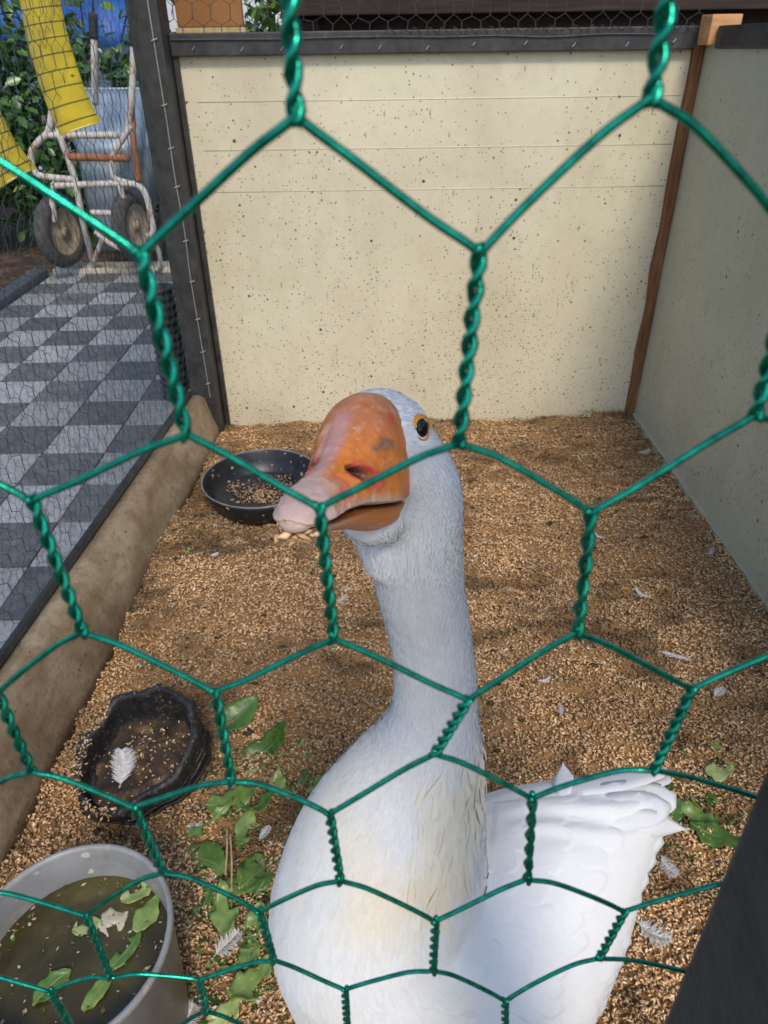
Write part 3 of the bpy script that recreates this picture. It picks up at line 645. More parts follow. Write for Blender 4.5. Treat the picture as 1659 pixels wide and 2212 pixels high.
vv = v_.reshape(-1, 6, 3)[m_]; cc = c_.reshape(-1, 6, 3)[m_]; o = link('leftover_grain', fastmesh('leftover_grain', vv.reshape(-1, 3), f_[:len(vv) * 8], 3, cc.reshape(-1, 3)), M['husk'], bwo); o['kind'] = 'stuff'

# rubber tub (cut from a tyre) holding crusted feed
rt = thing('rubber_trough', (-.405, .765, 0), 'battered black rubber trough holding crusted feed and a white feather', 'trough')
Tm = Matrix.Rotation(radians(-9), 3, 'Y') @ Matrix.Rotation(radians(10), 3, 'X')
def rfn(q, a, r, z):
    p = Vector(q) - Vector((-.405, .765, 0)); k_ = 1 + .05 * sin(2 * a + .6) + .035 * sin(3 * a + 2) + .02 * sin(7 * a)
    lift = .022 * max(0, cos(a - .9)) if z > .03 else 0
    dent = -.03 * math.exp(-((a - 4.0) / .8) ** 2) if z > .045 else 0
    nz = float(fbm(np.array(q), 24, 3)) * .012 + float(noise3(np.array(q), 120)) * .0035; k_ += nz / .11; p = Vector((p.x * k_, p.y * k_, p.z + lift + dent + nz * .7)); p = Tm @ p
    return np.array(p * .84 + Vector((-.388, .762, .010)))
o = MB(); o.lathe([(.06, -.02), (.100, -.015), (.108, 0), (.113, .015), (.117, .03), (.120, .045), (.1215, .060), (.1220, .073), (.1215, .083), (.119, .088), (.114, .090), (.109, .088), (.107, .082), (.1055, .072), (.104, .060), (.102, .05), (.099, .035), (.094, .020), (.06, .012), (.02, .010)], (-.405, .765, 0), 110, rfn); ro = o.build('rubber_wall', M['rubber'], rt, True)
o = MB()
for z in (.022, .036, .052): o.tube([rfn(np.array([-.405 + .119 * cos(a), .765 + .119 * sin(a), z]), a, .119, z) for a in np.linspace(0, 2 * pi, 65)[:-1]], .0024, 5, closed=True)
o.build('tread_ridge', M['rubber'], rt, True)
nr, na = 16, 48; vs = []; fs = []
for i in range(nr):
    for k_ in range(na):
        a = 2 * pi * k_ / na; r = .101 * i / (nr - 1); q = np.array([-.405 + r * cos(a), .765 + r * sin(a), 0]); z = .030 + .024 * float(fbm(q, 26, 4)) + .022 * math.exp(-((q[0] + .375) ** 2 + (q[1] - .775) ** 2) / .0018); vs.append(rfn(np.array([q[0], q[1], z]), a, r, 0))
for i in range(nr - 1):
    for k_ in range(na): fs.append((i * na + k_, i * na + (k_ + 1) % na, (i + 1) * na + (k_ + 1) % na, (i + 1) * na + k_))
o = MB(); o.add(vs, fs); fo = o.build('crusted_feed', M['feed'], rt, True)
rg = np.random.default_rng(4); v_, f_, c_ = husks(420, (-1, 1, -1, 1), lambda x, y: 0 * x, .9, seed=6, near_bias=False); v_ = v_.reshape(-1, 6, 3); tgt = []
for i in range(len(v_)):
    a_ = rg.uniform(2.2, 4.6) if i % 2 else rg.uniform(0, 6.28)
    if i % 2: r = .114; z = .0905 + rg.uniform(-.002, .002); q = rfn(np.array([-.405 + (r + rg.normal(0, .006)) * cos(a_), .765 + (r + rg.normal(0, .006)) * sin(a_), z]), a_, r, z)
    else: q = np.array(vs[rg.integers(0, len(vs))]) + rg.normal(0, .003, 3) + np.array([0, 0, .002])
    tgt.append(q)
v_ = v_ - v_.mean(1, keepdims=True) + np.array(tgt)[:, None]; o = link('stuck_grain', fastmesh('stuck_grain', v_.reshape(-1, 3), f_, 3, c_), M['husk'], rt); o['kind'] = 'stuff'

# grey bucket
bk = thing('plastic_bucket', (-.347, .398, 0), 'grey plastic bucket of murky water with leaves floating in it', 'bucket')
bc = (-.347, .398, 0)
o = MB(); o.lathe([(0, .006), (.092, .006), (.1045, .196), (.1050, .2005), (.1085, .203), (.1115, .200), (.1105, .192), (.1075, .189), (.0965, .002), (0, .001)], bc, 64); o.build('bucket_shell', M['bucket'], bk, True)
o = MB(); o.lathe([(0, .148), (.05, .1482), (.1008, .1490)], bc, 48); wo_ = o.build('murky_water', M['water'], bk, True)

# ================================================================== LEAVES / FEATHERS
def leafmesh(L, W, curl, wav, seed, lobes=0):
    rg = np.random.default_rng(seed); n, m = 14, 8; vs = []; fs = []
    fold = rg.uniform(-.5, 1.0); tw = rg.uniform(-.8, .8); ph = rg.uniform(0, 6, 4); bendy = rg.uniform(-.35, .35)
    for i in range(n + 1):
        t = i / n; hw = W * (sin(pi * min(1, t * .94 + .04)) ** rg.uniform(.74, .78)) * (1 + .3 * (.5 - t)); hw = max(hw, .0006)
        for j in range(m + 1):
            s = j / m * 2 - 1; edge = 1 + (.07 * sin(t * 13 + ph[0] + s) + .05 * sin(t * 29 + ph[1])) * abs(s)
            y = s * hw * edge; z = curl * (t - .35) ** 2 * L * 2 + wav * 1.6 * (sin(t * 11 + ph[2] + s * 2) * abs(s) + .6 * sin(t * 23 + ph[3]) * s * s) + fold * .35 * abs(y)
            x = t * L - L / 2; a = tw * (t - .5); y, z = y * cos(a) - z * sin(a), y * sin(a) + z * cos(a); y += bendy * L * (t - .5) ** 2
            vs.append((x, y, z))
    torn = rg.random() < .45; cut = rg.uniform(.15, .8)
    for i in range(n):
        for j in range(m):
            if torn and abs(i / n - cut) < .16 and (j < 3 if seed % 2 else j > 4): continue
            fs.append((i * (m + 1) + j, (i + 1) * (m + 1) + j, (i + 1) * (m + 1) + j + 1, i * (m + 1) + j + 1))
    b = MB(); b.add(vs, fs); return b
def bedz(x, y): return float(bed_h(np.array([x]), np.array([y]))[0])
def place_leaf(px_, py_, L, W, az, label, tilt=(0, 0), Z=None, curl=.25, wav=.003, group='wilted leaves strewn over the bedding', name='wilted_leaf', lift=.004):
    p = onZ(px_, py_, .008 if Z is None else Z); z = (bedz(p[0], p[1]) if Z is None else Z) + lift
    o = leafmesh(L, W, curl, wav, int(px_ + py_)).build(name, M['leaf'], None, True); o.location = (p[0], p[1], z); o.rotation_euler = (tilt[0], tilt[1], az)
    md = o.modifiers.new('thick', 'SOLIDIFY'); md.thickness = .0007
    rib = MB(); vsr = [v.co.copy() for v in o.data.vertices]; rib.tube([tuple(vsr[i * 9 + 4] + Vector((0, 0, .0002))) for i in range(15)], list(np.linspace(.0012, .0004, 15)), 5); r_ = rib.build('midrib', M['midrib'], o, True); r_.matrix_parent_inverse = Matrix()
    return tag(o, label, 'leaf', group)
G = 'wilted leaves strewn over the bedding'
LV = [(515, 1545, .105, .032, 1.2, 'dark green wilted leaf flat beside the rubber trough rim'), (580, 1605, .110, .030, .35, 'broad green leaf half buried in grain, goose neck side of trough'),
      (500, 1735, .085, .030, -.15, 'shiny curled pale green leaf, brightest one by the trough'), (560, 1748, .06, .024, .5, 'small glossy green leaf folded against the curled pale leaf'),
      (600, 1690, .05, .016, 1.5, 'narrow upright green leaf scrap between trough and goose'), (645, 1685, .055, .014, 1.0, 'dark curled leaf sliver near the goose breast'),
      (690, 1690, .06, .020, 1.1, 'pale green leaf standing up near the goose breast'), (700, 1735, .05, .018, .2, 'light green leaf tucked under the green wire beside goose'),
      (455, 1780, .09, .010, .55, 'long thin green leaf strip below the rubber trough'), (530, 1800, .075, .018, -1.2, 'limp brownish leaf strip beside the dry stalk'),
      (440, 1850, .10, .035, -.35, 'large dull green leaf beside the bucket rim'), (560, 1880, .085, .034, .9, 'bright green leaf touching the goose breast edge'),
      (520, 1925, .09, .032, .3, 'torn green leaf between bucket and goose breast'), (490, 1975, .075, .022, 1.4, 'pointed dark green leaf hanging over bedding beside bucket'),
      (555, 1990, .05, .018, 1.2, 'small yellow green leaf against the goose breast'), (440, 1950, .05, .014, .7, 'dark green leaf shred near the bucket wall'),
      (545, 2130, .07, .026, .35, 'fresh glossy green leaf below the goose breast'), (540, 2060, .045, .018, 1.3, 'small dark green leaf above the fresh glossy leaf'),
      (480, 2195, .07, .022, .3, 'green leaf under the white tuft of down'), (1555, 1665, .05, .020, .2, 'pale yellow leaf scrap lying behind the goose tail'),
      (1510, 1755, .075, .024, -.3, 'green leaf lying beyond the tip of goose tail feather'), (1545, 1800, .08, .024, -1.1, 'long green leaf beside the black post and tail feather'),
      (1460, 1740, .05, .016, .5, 'dark green leaf just behind the goose tail'), (410, 1195, .03, .008, .4, 'tiny green leaf scrap below the feed bowl'),
      (1270, 908, .05, .010, 0, 'small mossy green scrap at the foot of back partition')]
for i, (a, b, L, W, az, lab) in enumerate(LV):
    place_leaf(a, b, L * .9, W * .84, az + random.uniform(-.5, .5), lab, (random.uniform(-.35, .35), random.uniform(-.3, .3)), curl=random.uniform(.05, .5), wav=random.uniform(.001, .004), lift=.003 + W * .06)
# scum and crumbs floating in the bucket
rg = np.random.default_rng(41); n = 230; ra = .099 * np.sqrt(rg.random(n)); aa = rg.uniform(0, 2 * pi, n); ra[::3] = rg.uniform(.088, .0995, len(ra[::3])); SV = []; SF = []; SCc = []
for i in range(n):
    L = rg.uniform(.0008, .0038); an = rg.uniform(0, 6.3); d = np.array([cos(an), sin(an), 0]) * L; e_ = np.array([-sin(an), cos(an), 0]) * L * rg.uniform(.3, .8); o3 = np.array([bc[0] + ra[i] * cos(aa[i]), bc[1] + ra[i] * sin(aa[i]), .1502]); SV += [o3 - d, o3 + e_, o3 + d, o3 - e_, o3 + [0, 0, .0012]]; b5 = 5 * i
    SF += [[b5, b5 + 3, b5 + 4], [b5 + 3, b5 + 2, b5 + 4], [b5 + 2, b5 + 1, b5 + 4], [b5 + 1, b5, b5 + 4]]; SCc += [np.array([(.45, .36, .22), (.10, .16, .03), (.5, .46, .38), (.2, .13, .05), (.05, .09, .02)][rg.integers(0, 5)])] * 5
o = link('floating_scum', fastmesh('floating_scum', np.array(SV), np.array(SF), 3, np.array(SCc)), M['husk'], bk); o['kind'] = 'stuff'
# leaves and scraps floating in the bucket
FL = [(300, 1930, .055, .02, .6, 'green leaf piece floating against the bucket wall'), (320, 1975, .06, .022, 1.2, 'dark green leaf floating near the bucket rim'), (270, 2060, .07, .016, 1.0, 'long green leaf floating across murky bucket water'),
      (215, 2140, .06, .015, 1.1, 'green leaf blade sunk low in the bucket water'), (190, 2000, .045, .018, .2, 'yellowish leaf piece floating in middle of bucket'), (335, 1905, .05, .016, -.3, 'olive leaf scrap at the far bucket wall'), (110, 2130, .06, .02, .9, 'brown green leaf piece in the near bucket water')]
for (a, b, L, W, az, lab) in FL:
    o = place_leaf(a, b, L * .75, W * .6, az, lab, Z=.149, curl=.03, wav=.001, group='leaf pieces floating in the bucket', name='floating_leaf', lift=.001)
o = leafmesh(.032, .018, .02, .001, 3).build('bread_piece', simple('sodden_bread', (.42, .36, .24), (.6, .53, .4), 60, .6, .3), None, True); p = onZ(245, 1990, .149); o.location = (p[0], p[1], .1505); o.rotation_euler = (0, 0, .5)
tag(o, 'pale sodden bread scrap floating in the murky bucket water', 'bread'); md = o.modifiers.new('thick', 'SOLIDIFY'); md.thickness = .003
# trampled green shreds
rg = np.random.default_rng(17); n = 420; cl = np.array([(530, 1640), (520, 1780), (480, 1900), (500, 2000), (540, 2110), (640, 1680), (1500, 1760), (1550, 1700), (440, 2200)]); pts = cl[rg.integers(0, len(cl), n)] + rg.normal(0, 1, (n, 2)) * np.array([48, 60]); VV = []; FF = []; CC = []
for i, (a, b) in enumerate(pts):
    p = onZ(a, b, .006); z = bedz(p[0], p[1]) + .0035; L = rg.uniform(.003, .011); W = L * rg.uniform(.2, .5); an = rg.uniform(0, 6.3); d = np.array([cos(an), sin(an), rg.normal(0, .25)]); s_ = np.array([-sin(an), cos(an), rg.normal(0, .4)]); o3 = np.array([p[0], p[1], z])
    VV += [o3 - d * L, o3 + s_ * W, o3 + d * L + [0, 0, .001], o3 - s_ * W]; FF.append([4 * i, 4 * i + 1, 4 * i + 2, 4 * i + 3]); CC += [np.array([(.05, .11, .02), (.10, .19, .035), (.03, .07, .015), (.2, .26, .09)][rg.integers(0, 4)])] * 4
tag(link('leaf_shreds', fastmesh('leaf_shreds', np.array(VV), np.array(FF), 4, np.array(CC)), M['husk']), 'small trampled green leaf shreds mixed in the bedding', 'leaf shreds', kind='stuff')
# dry stalks
for i, (a, b, c2, d2) in enumerate([(490, 1790, 487, 1890), (497, 1800, 500, 1925)]):
    p, q = onZ(a, b, .02), onZ(c2, d2, .018); m_ = (p + q) / 2 + np.array([.002, 0, .006]); o = MB(); o.tube(smoothcurve([p, m_, q], 5), .0016, 6)
    tag(o.build('dry_stalk', M['stalk'], None, True), ['shorter straw coloured dry stalk nearer the bucket among the leaves', 'longer straw coloured dry stalk reaching toward the goose breast'][i], 'stalk', 'dry stalks among the leaves')

def feathermesh(L, W, curl, seed, barbs=110, fluffy=.5):
    rg = np.random.default_rng(seed); b = MB()
    def sp(t): return np.array([t * L - L / 2, curl * L * (t - .5) ** 2, .004 + .012 * (t - .4) ** 2])
    b.tube([sp(t) for t in np.linspace(0, 1, 9)], list(np.linspace(.0007, .0002, 9)), 5)
    for i in range(barbs):
        t = .12 + .86 * i / barbs; base = sp(t); pr = W * (sin(pi * min(1, t * .95 + .03)) ** .6)
        for s in (-1, 1):
            l = pr * rg.uniform(1 - .5 * min(1, fluffy), 1.08); d = np.array([.75 + rg.normal(0, fluffy * .22), s, rg.normal(.10, fluffy * .22)]); d /= np.linalg.norm(d); wv = np.array([1, 0, 0]) * L / barbs * 1.1
            m_ = base + d * l * .55 + np.array([0, 0, rg.normal(.001, .001)]); e = base + d * l
            b.add([base - wv, base + wv, m_ + wv * 1.1, m_ - wv * .9, e], [(0, 1, 2, 3), (3, 2, 4)])
    return b
def place_feather(x, y, L, W, az, label, Z=None, tilt=(0, 0), curl=.3, fl=.5, group='loose white feathers on the bedding'):
    p = onZ(x, y, .006) if Z is None else np.array(Z); z = bedz(p[0], p[1]) + .003 if Z is None else p[2]
    o = feathermesh(L, W, curl, int(x + y), fluffy=fl).build('loose_feather', M['feather'], None); o.location = (p[0], p[1], z); o.rotation_euler = (tilt[0], tilt[1], az); return tag(o, label, 'feather', group)
FT = [(740, 1283, .030, .011, .9, 'small white feather on the grain below goose bill'), (1380, 1290, .055, .008, -1.1, 'slim white feather standing out on bedding near side panel'), (1455, 1425, .07, .008, -.5, 'long curved white feather on the grain near side panel'),
      (1545, 1510, .035, .014, .6, 'squarish white feather scrap on the grain beside long curved feather'), (1290, 1165, .04, .006, -1.0, 'curled white feather behind the goose neck'), (1390, 990, .045, .016, .3, 'fluffy grey white feather against the side panel foot'),
      (1130, 940, .025, .008, .2, 'tiny white feather near the back partition'), (570, 1805, .030, .011, 1.0, 'small white feather among the leaves beside the goose breast'), (490, 2045, .050, .022, .8, 'ragged white down tuft beside the fresh green leaf'),
      (400, 2200, .045, .022, 1.1, 'fluffy white down tuft at the bucket foot'), (1410, 2010, .055, .024, -.6, 'grey white down tuft on grain beside the black post'), (1440, 1875, .04, .018, -1.2, 'wispy down feather beside the goose wing edge'),
      (1530, 1215, .03, .008, .9, 'little white feather by the side panel'), (1175, 1480, .03, .007, .3, 'little white feather on the grain behind goose neck'), (420, 1790, .03, .01, .2, 'white feather below the rubber trough'), (1210, 1545, .025, .01, 1.4, 'pale down speck on grain above the goose tail'),
      (465, 1210, .022, .010, .4, 'pale feather speck between feed bowl and low wall'), (600, 1160, .02, .009, 1.4, 'tiny pale feather in front of the feed bowl')]
for (x, y, L, W, az, lab) in FT: place_feather(x, y, L * .85, W * .85, az, lab, curl=random.uniform(-.5, .9), fl=1.6 if 'down' in lab or 'fluffy' in lab else .35)
p = onZ(268, 1665, .05); place_feather(268, 1665, .062, .026, 1.75, 'white fan shaped feather stuck in the rubber trough feed', Z=(p[0], p[1], .052), tilt=(.1, -.25), fl=.5, group=None)
# rusty scrap on the low wall etc. is in its material

# ================================================================== GOOSE
MH = np.array([[-.2916, .0661, .9543], [-.8984, .3237, -.2969], [.3285, .9438, .0350]])   # head axes: forward, up, side
OH = np.array([-.0116, .3285, .8080])
def hl(f, u, s): return MH @ (np.array([f, u, s]) / 1000.0) + OH
goose = thing('goose', (.08, .33, 0), 'white goose with orange bill looking up through green wire', 'goose')

CH = [(hl(-6, 12, 0), .020), (hl(-28, 15, 0), .029), (dep(905, 1050, .424), .0245), (dep(902, 1150, .447), .0280), (dep(905, 1250, .478), .0300), (dep(925, 1350, .510), .0296), (dep(939, 1450, .541), .0312),
      (dep(937, 1550, .572), .0360), (dep(918, 1635, .600), .0490), (dep(882, 1725, .622), .066), (dep(838, 1850, .645), .088), (dep(812, 1985, .665), .098),
      (dep(910, 2050, .700), .122), (dep(1030, 2028, .715), .121), (dep(1138, 1932, .712), .100), (dep(1262, 1820, .704), .060), (dep(1350, 1765, .704), .034)]
def ellipsoid(mb, c, ax, rr, nu=24, nv=16):
    vs = []; fs = []
    for i in range(nv + 1):
        th = pi * i / nv
        for k_ in range(nu):
            ph = 2 * pi * k_ / nu; d = np.array([rr[0] * cos(th), rr[1] * sin(th) * cos(ph), rr[2] * sin(th) * sin(ph)]); vs.append(c + ax @ d)
    for i in range(nv):
        for k_ in range(nu): fs.append((i * nu + k_, i * nu + (k_ + 1) % nu, (i + 1) * nu + (k_ + 1) % nu, (i + 1) * nu + k_))
    mb.add(vs, fs)
b = MB(); I3 = np.eye(3)
for q4 in smoothcurve([np.append(c, r) for c, r in CH[1:]], 14): ellipsoid(b, q4[:3], I3, [q4[3]] * 3, 20, 14)
ellipsoid(b, CH[-1][0], I3, [CH[-1][1]] * 3)
for (f, u, s, a, bb, c2) in [(-28, 15, 0, 37, 31, 28.5), (-30, 20, 10, 24, 22, 18.5), (-30, 20, -10, 24, 22, 18.5), (-9, 14, 0, 15, 29, 23.5), (-14, -6, 0, 20, 19, 23), (-12, -18, 0, 24, 12, 15), (-28, -24, 0, 30, 20, 20)]:
    ellipsoid(b, hl(f, u, s), MH, [a / 1000, bb / 1000, c2 / 1000])
ellipsoid(b, dep(850, 1190, .452), I3, [.0215] * 3); ellipsoid(b, dep(838, 1160, .445), I3, [.0205] * 3)
me = bpy.data.meshes.new('tmp'); me.from_pydata(b.v, [], b.f); me.update(); tmp = bpy.data.objects.new('tmp', me); COL.objects.link(tmp)
bm = bmesh.new(); bm.from_mesh(me); bmesh.ops.remove_doubles(bm, verts=bm.verts, dist=1e-6); bmesh.ops.recalc_face_normals(bm, faces=bm.faces); bm.to_mesh(me); bm.free()
md = tmp.modifiers.new('r', 'REMESH'); md.mode = 'VOXEL'; md.voxel_size = .0030; md = tmp.modifiers.new('s', 'SMOOTH'); md.factor = .5; md.iterations = 22
dg = bpy.context.evaluated_depsgraph_get(); bme = bpy.data.meshes.new_from_object(tmp.evaluated_get(dg)); bpy.data.objects.remove(tmp)
nv = len(bme.vertices); BV = np.empty(nv * 3, np.float32); bme.vertices.foreach_get('co', BV); BV = BV.reshape(-1, 3).astype(float)
CP = np.array([c for c, _ in CH]); SEG_A, SEG_B = CP[:-1], CP[1:]
def flow(P_):
    """blended tangent of the spine (bill to tail) and position along it"""
    acc = np.zeros_like(P_); ws = 0; ps = 0
    for i in range(len(SEG_A)):
        d = SEG_B[i] - SEG_A[i]; L2 = d @ d; t = np.clip(((P_ - SEG_A[i]) @ d) / L2, 0, 1); q = SEG_A[i] + t[:, None] * d
        r = CH[i][1] * (1 - t) + CH[i + 1][1] * t; dist = np.linalg.norm(P_ - q, axis=1) / r; wg = np.exp(-6 * (dist - .9).clip(0)) * np.exp(-2 * np.abs(dist - 1))
        acc += wg[:, None] * d / sqrt(L2); ws = ws + wg; ps = ps + wg * (i + t)
    return acc / np.linalg.norm(acc, axis=1)[:, None], ps / ws
def plume_col(P_, s_):
    n_ = fbm(P_, 28, 3); wm = np.clip((s_ - 7) / 2, 0, 1)[:, None]; base = np.array([.765, .765, .775]) * (1 - wm) + np.array([.755, .745, .725]) * wm; cream = np.array([.77, .69, .55])
    w_ = np.clip((s_ - 7.0) / 2, 0, 1) * np.clip((12.6 - s_) / 2, 0, 1) * np.clip(.45 + 1.5 * fbm(P_, 16, 2), 0, 1) * 1.0
    return (base * (1 - w_[:, None]) + cream * w_[:, None]) * (1 + .06 * n_)[:, None]
t_, s_ = flow(BV); a = bme.color_attributes.new('tint', 'FLOAT_COLOR', 'POINT'); cc = np.ones((nv, 4), np.float32); cc[:, :3] = plume_col(BV, s_); a.data.foreach_set('color', cc.ravel())
bme.name = 'goose_body'; bme.materials.clear(); body = link('body', bme, M['plume'], goose, True)
bme.calc_loop_triangles(); tri = np.empty(len(bme.loop_triangles) * 3, np.int32); bme.loop_triangles.foreach_get('vertices', tri); tri = tri.reshape(-1, 3)
bvh = BVHTree.FromPolygons([tuple(v) for v in BV], [tuple(q) for q in tri.tolist()])
A, B_, C_ = BV[tri[:, 0]], BV[tri[:, 1]], BV[tri[:, 2]]; FN = np.cross(B_ - A, C_ - A); FA = np.linalg.norm(FN, axis=1); FN = FN / (FA[:, None] + 1e-12)

def scatter(n, wfun, seed):
    rg = np.random.default_rng(seed); cen = (A + B_ + C_) / 3; tt, ss = flow(cen); pr = FA * wfun(cen, ss, FN); pr /= pr.sum(); i = rg.choice(len(tri), n, p=pr)
    u, v = rg.random(n), rg.random(n); m = u + v > 1; u[m], v[m] = 1 - u[m], 1 - v[m]
    P_ = A[i] + (B_[i] - A[i]) * u[:, None] + (C_[i] - A[i]) * v[:, None]; return P_, FN[i], tt[i], ss[i], rg
EYE = hl(-21, 26.5, 25.5)
def notface(P_):
    loc = (P_ - OH) @ MH * 1000; bill = (loc[:, 0] > -5) & (np.linalg.norm(P_ - OH, axis=1) < .07); eye = np.linalg.norm(P_ - EYE, axis=1) < .0085; return ~(bill | eye)
def feathers(name, n, wfun, seed, Lf, Wr, lift, R, rows, col_gain=1.0, jit=.15, mat='plume'):
    P_, N_, T_, S_, rg = scatter(n, wfun, seed); k_ = notface(P_); P_, N_, T_, S_ = P_[k_], N_[k_], T_[k_], S_[k_]; n = len(P_)
    T_ = T_ - N_ * (T_ * N_).sum(1)[:, None]; T_ += rg.normal(0, jit, (n, 3)); T_ -= N_ * (T_ * N_).sum(1)[:, None]; T_ /= np.linalg.norm(T_, axis=1)[:, None]; S2 = np.cross(N_, T_)
    L = Lf(S_) * rg.uniform(.75, 1.25, n); W = L * Wr * rg.uniform(.8, 1.2, n); lf = lift * rg.uniform(.3, 1.2, n)
    prof = {2: [(0, .35), (.5, 1), (1, .12)], 4: [(0, .25), (.3, .8), (.62, 1.0), (.86, .78), (1, .25)]}[rows]
    cols = 1 if rows == 2 else 2; VV = []
    for (t, wv) in prof:
        for j in range(cols + 1):
            s = (j / cols * 2 - 1); off = -(t * L) ** 2 / (2 * R(S_)) + lf * L * t + .0006 - (.10 * W * s * s if rows == 4 else 0)
            VV.append(P_ + T_ * (t * L)[:, None] + S2 * (s * wv * W / 2)[:, None] + N_ * (off + rg.normal(0, .0001, n))[:, None])
    nvf = len(VV); VV = np.stack(VV, 1).reshape(-1, 3); fc = []
    for i in range(len(prof) - 1):
        for j in range(cols): a0 = i * (cols + 1) + j; fc.append([a0, a0 + cols + 1, a0 + cols + 2, a0 + 1])
    FF = (np.array(fc)[None] + (np.arange(n) * nvf)[:, None, None]).reshape(-1, 4); c = plume_col(P_, S_) * rg.uniform(.94, 1.04, (n, 1)) * col_gain
    me_ = fastmesh(name, VV, FF, 4, np.repeat(c, nvf, 0)); o = link(name, me_, M[mat], goose, True); o['kind'] = 'stuff'
    own = np.empty(len(VV) * 3, np.float32); me_.vertex_normals.foreach_get('vector', own); own = own.reshape(-1, 3); NB = np.repeat(N_, nvf, 0); own *= np.sign((own * NB).sum(1))[:, None]
    nn = NB + .14 * own; nn /= np.linalg.norm(nn, axis=1)[:, None]; me_.normals_split_custom_set_from_vertices(nn.tolist()); return o
sm = lambda x, a, b: np.clip((x - a) / (b - a), 0, 1)
feathers('head_feathers', 11000, lambda c, s, n: 1.0 * (s < 3.4), 21, lambda s: .0034 + .002 * sm(s, 1, 3), .20, .055, lambda s: .03 + 0 * s, 2)
feathers('neck_feathers', 22000, lambda c, s, n: 1.0 * (s > 2.2) * (s < 10), 22, lambda s: .006 + .010 * sm(s, 5, 9.5), .17, .035, lambda s: .035 + .06 * sm(s, 7, 10), 2)
feathers('breast_feathers', 7000, lambda c, s, n: 1.0 * (s > 8.4) * (s < 13.0) * (c[:, 0] < .062) * (c[:, 2] > .12), 23, lambda s: .020 + .008 * sm(s, 9, 12), .55, .035, lambda s: .10 + 0 * s, 4, jit=.10)
# creamy ruffled strip at the right foot of the neck
def surf0(x, y):
    d = ray(x, y); h_ = bvh.ray_cast(Vector(CAM), Vector(d / np.linalg.norm(d))); return np.array(h_[0])
zone = np.array([surf0(*q) for q in ((1015, 1690), (995, 1740), (980, 1790), (975, 1840), (970, 1890))])
def ruf(c, s, n): return np.exp(-(np.min(np.linalg.norm(c[:, None] - zone[None], axis=2), 1) / .020) ** 2)
feathers('ruffled_feathers', 300, ruf, 25, lambda s: .030 + 0 * s, .17, .20, lambda s: .07 + 0 * s, 4, np.array([1.03, .97, .84]), jit=.20)

# folded wing: rows of overlapping vanes that follow the body, the last row overhanging the rear edge
def wing_vane(root, tip, W, h0, h1, seed, pointed=False, name='wing_feather', n=12, m=4):
    rg = np.random.default_rng(seed); C_ = []; N_ = []
    for i in range(n + 1):
        t = i / n; x, y = root[0] + (tip[0] - root[0]) * t, root[1] + (tip[1] - root[1]) * t
        d = ray(x, y); h_ = bvh.ray_cast(Vector(CAM), Vector(d / np.linalg.norm(d))) if len(C_) == i or True else None
        if h_[0] is None or (C_ and np.linalg.norm(np.array(h_[0]) - C_[-1]) > .035):
            k_ = max(1, len(C_) - 1); stp = (C_[-1] - C_[-2]) if len(C_) > 1 else np.array([.01, 0, 0]); lim = np.linalg.norm(C_[1] - C_[0]) * 1.15 if len(C_) > 1 else .01
            stp = stp / np.linalg.norm(stp) * min(np.linalg.norm(stp), lim); C_.append(C_[-1] + stp); N_.append(N_[-1])
        else: C_.append(np.array(h_[0])); N_.append(np.array(h_[1]))
    N_ = np.array(N_); N_ = np.array([N_[max(0, i - 2):i + 3].mean(0) for i in range(n + 1)]); vs = []; fs = []
    for i in range(n + 1):
        t = i / n; T_ = C_[min(i + 1, n)] - C_[max(i - 1, 0)]; T_ /= np.linalg.norm(T_); nn = N_[i] - T_ * (N_[i] @ T_); nn /= np.linalg.norm(nn); S_ = np.cross(nn, T_)
        e = (1 - ((t - .68) / .325) ** 2) if t > .68 else 1; hw = W / 2 * min(1, .3 + 1.2 * t) * (sqrt(max(.004, e)) if not pointed else max(.05, min(1, (1 - t) * 2.2)))
        for j in range(m + 1):
            q = j / m * 2 - 1; vs.append(C_[i] + S_ * q * hw + nn * (h0 + (h1 - h0) * t - .06 * W * q * q + .0004 * sin(t * 31 + seed + q * 3) + 0))
    for i in range(n):
        for j in range(m): a0 = i * (m + 1) + j; fs.append((a0, a0 + m + 1, a0 + m + 2, a0 + 1))
    b = MB(); b.add(vs, fs); o = b.build(name, M['plume'], goose, True); nvv = len(vs)
    at = o.data.color_attributes.new('tint', 'FLOAT_COLOR', 'POINT'); cc = np.tile(np.array([.73, .73, .74, 1], np.float32) * rg.uniform(.95, 1.03), (nvv, 1)); at.data.foreach_set('color', cc.ravel())
    md = o.modifiers.new('t', 'SOLIDIFY'); md.thickness = .0007; md.offset = -1
    return o
EDG = np.array([(1440, 1672), (1450, 1760), (1430, 1845), (1395, 1930), (1362, 2010), (1335, 2085), (1308, 2150), (1285, 2212), (1250, 2275)], float)
ROO = np.array([(1060, 1725), (1062, 1765), (1055, 1812), (1046, 1862), (1035, 1912), (1022, 1962), (1008, 2012), (992, 2062), (975, 2112)], float)
def pl(A_, v): f_ = v * (len(A_) - 1); i = min(int(f_), len(A_) - 2); return A_[i] + (A_[i + 1] - A_[i]) * (f_ - i)
nq, nvv_ = 110, 170; P3 = np.zeros((nq, nvv_, 3)); N3 = np.zeros((nq, nvv_, 3)); ok = np.zeros((nq, nvv_), bool); QQ = np.zeros((nq, nvv_)); VV_ = np.zeros((nq, nvv_))
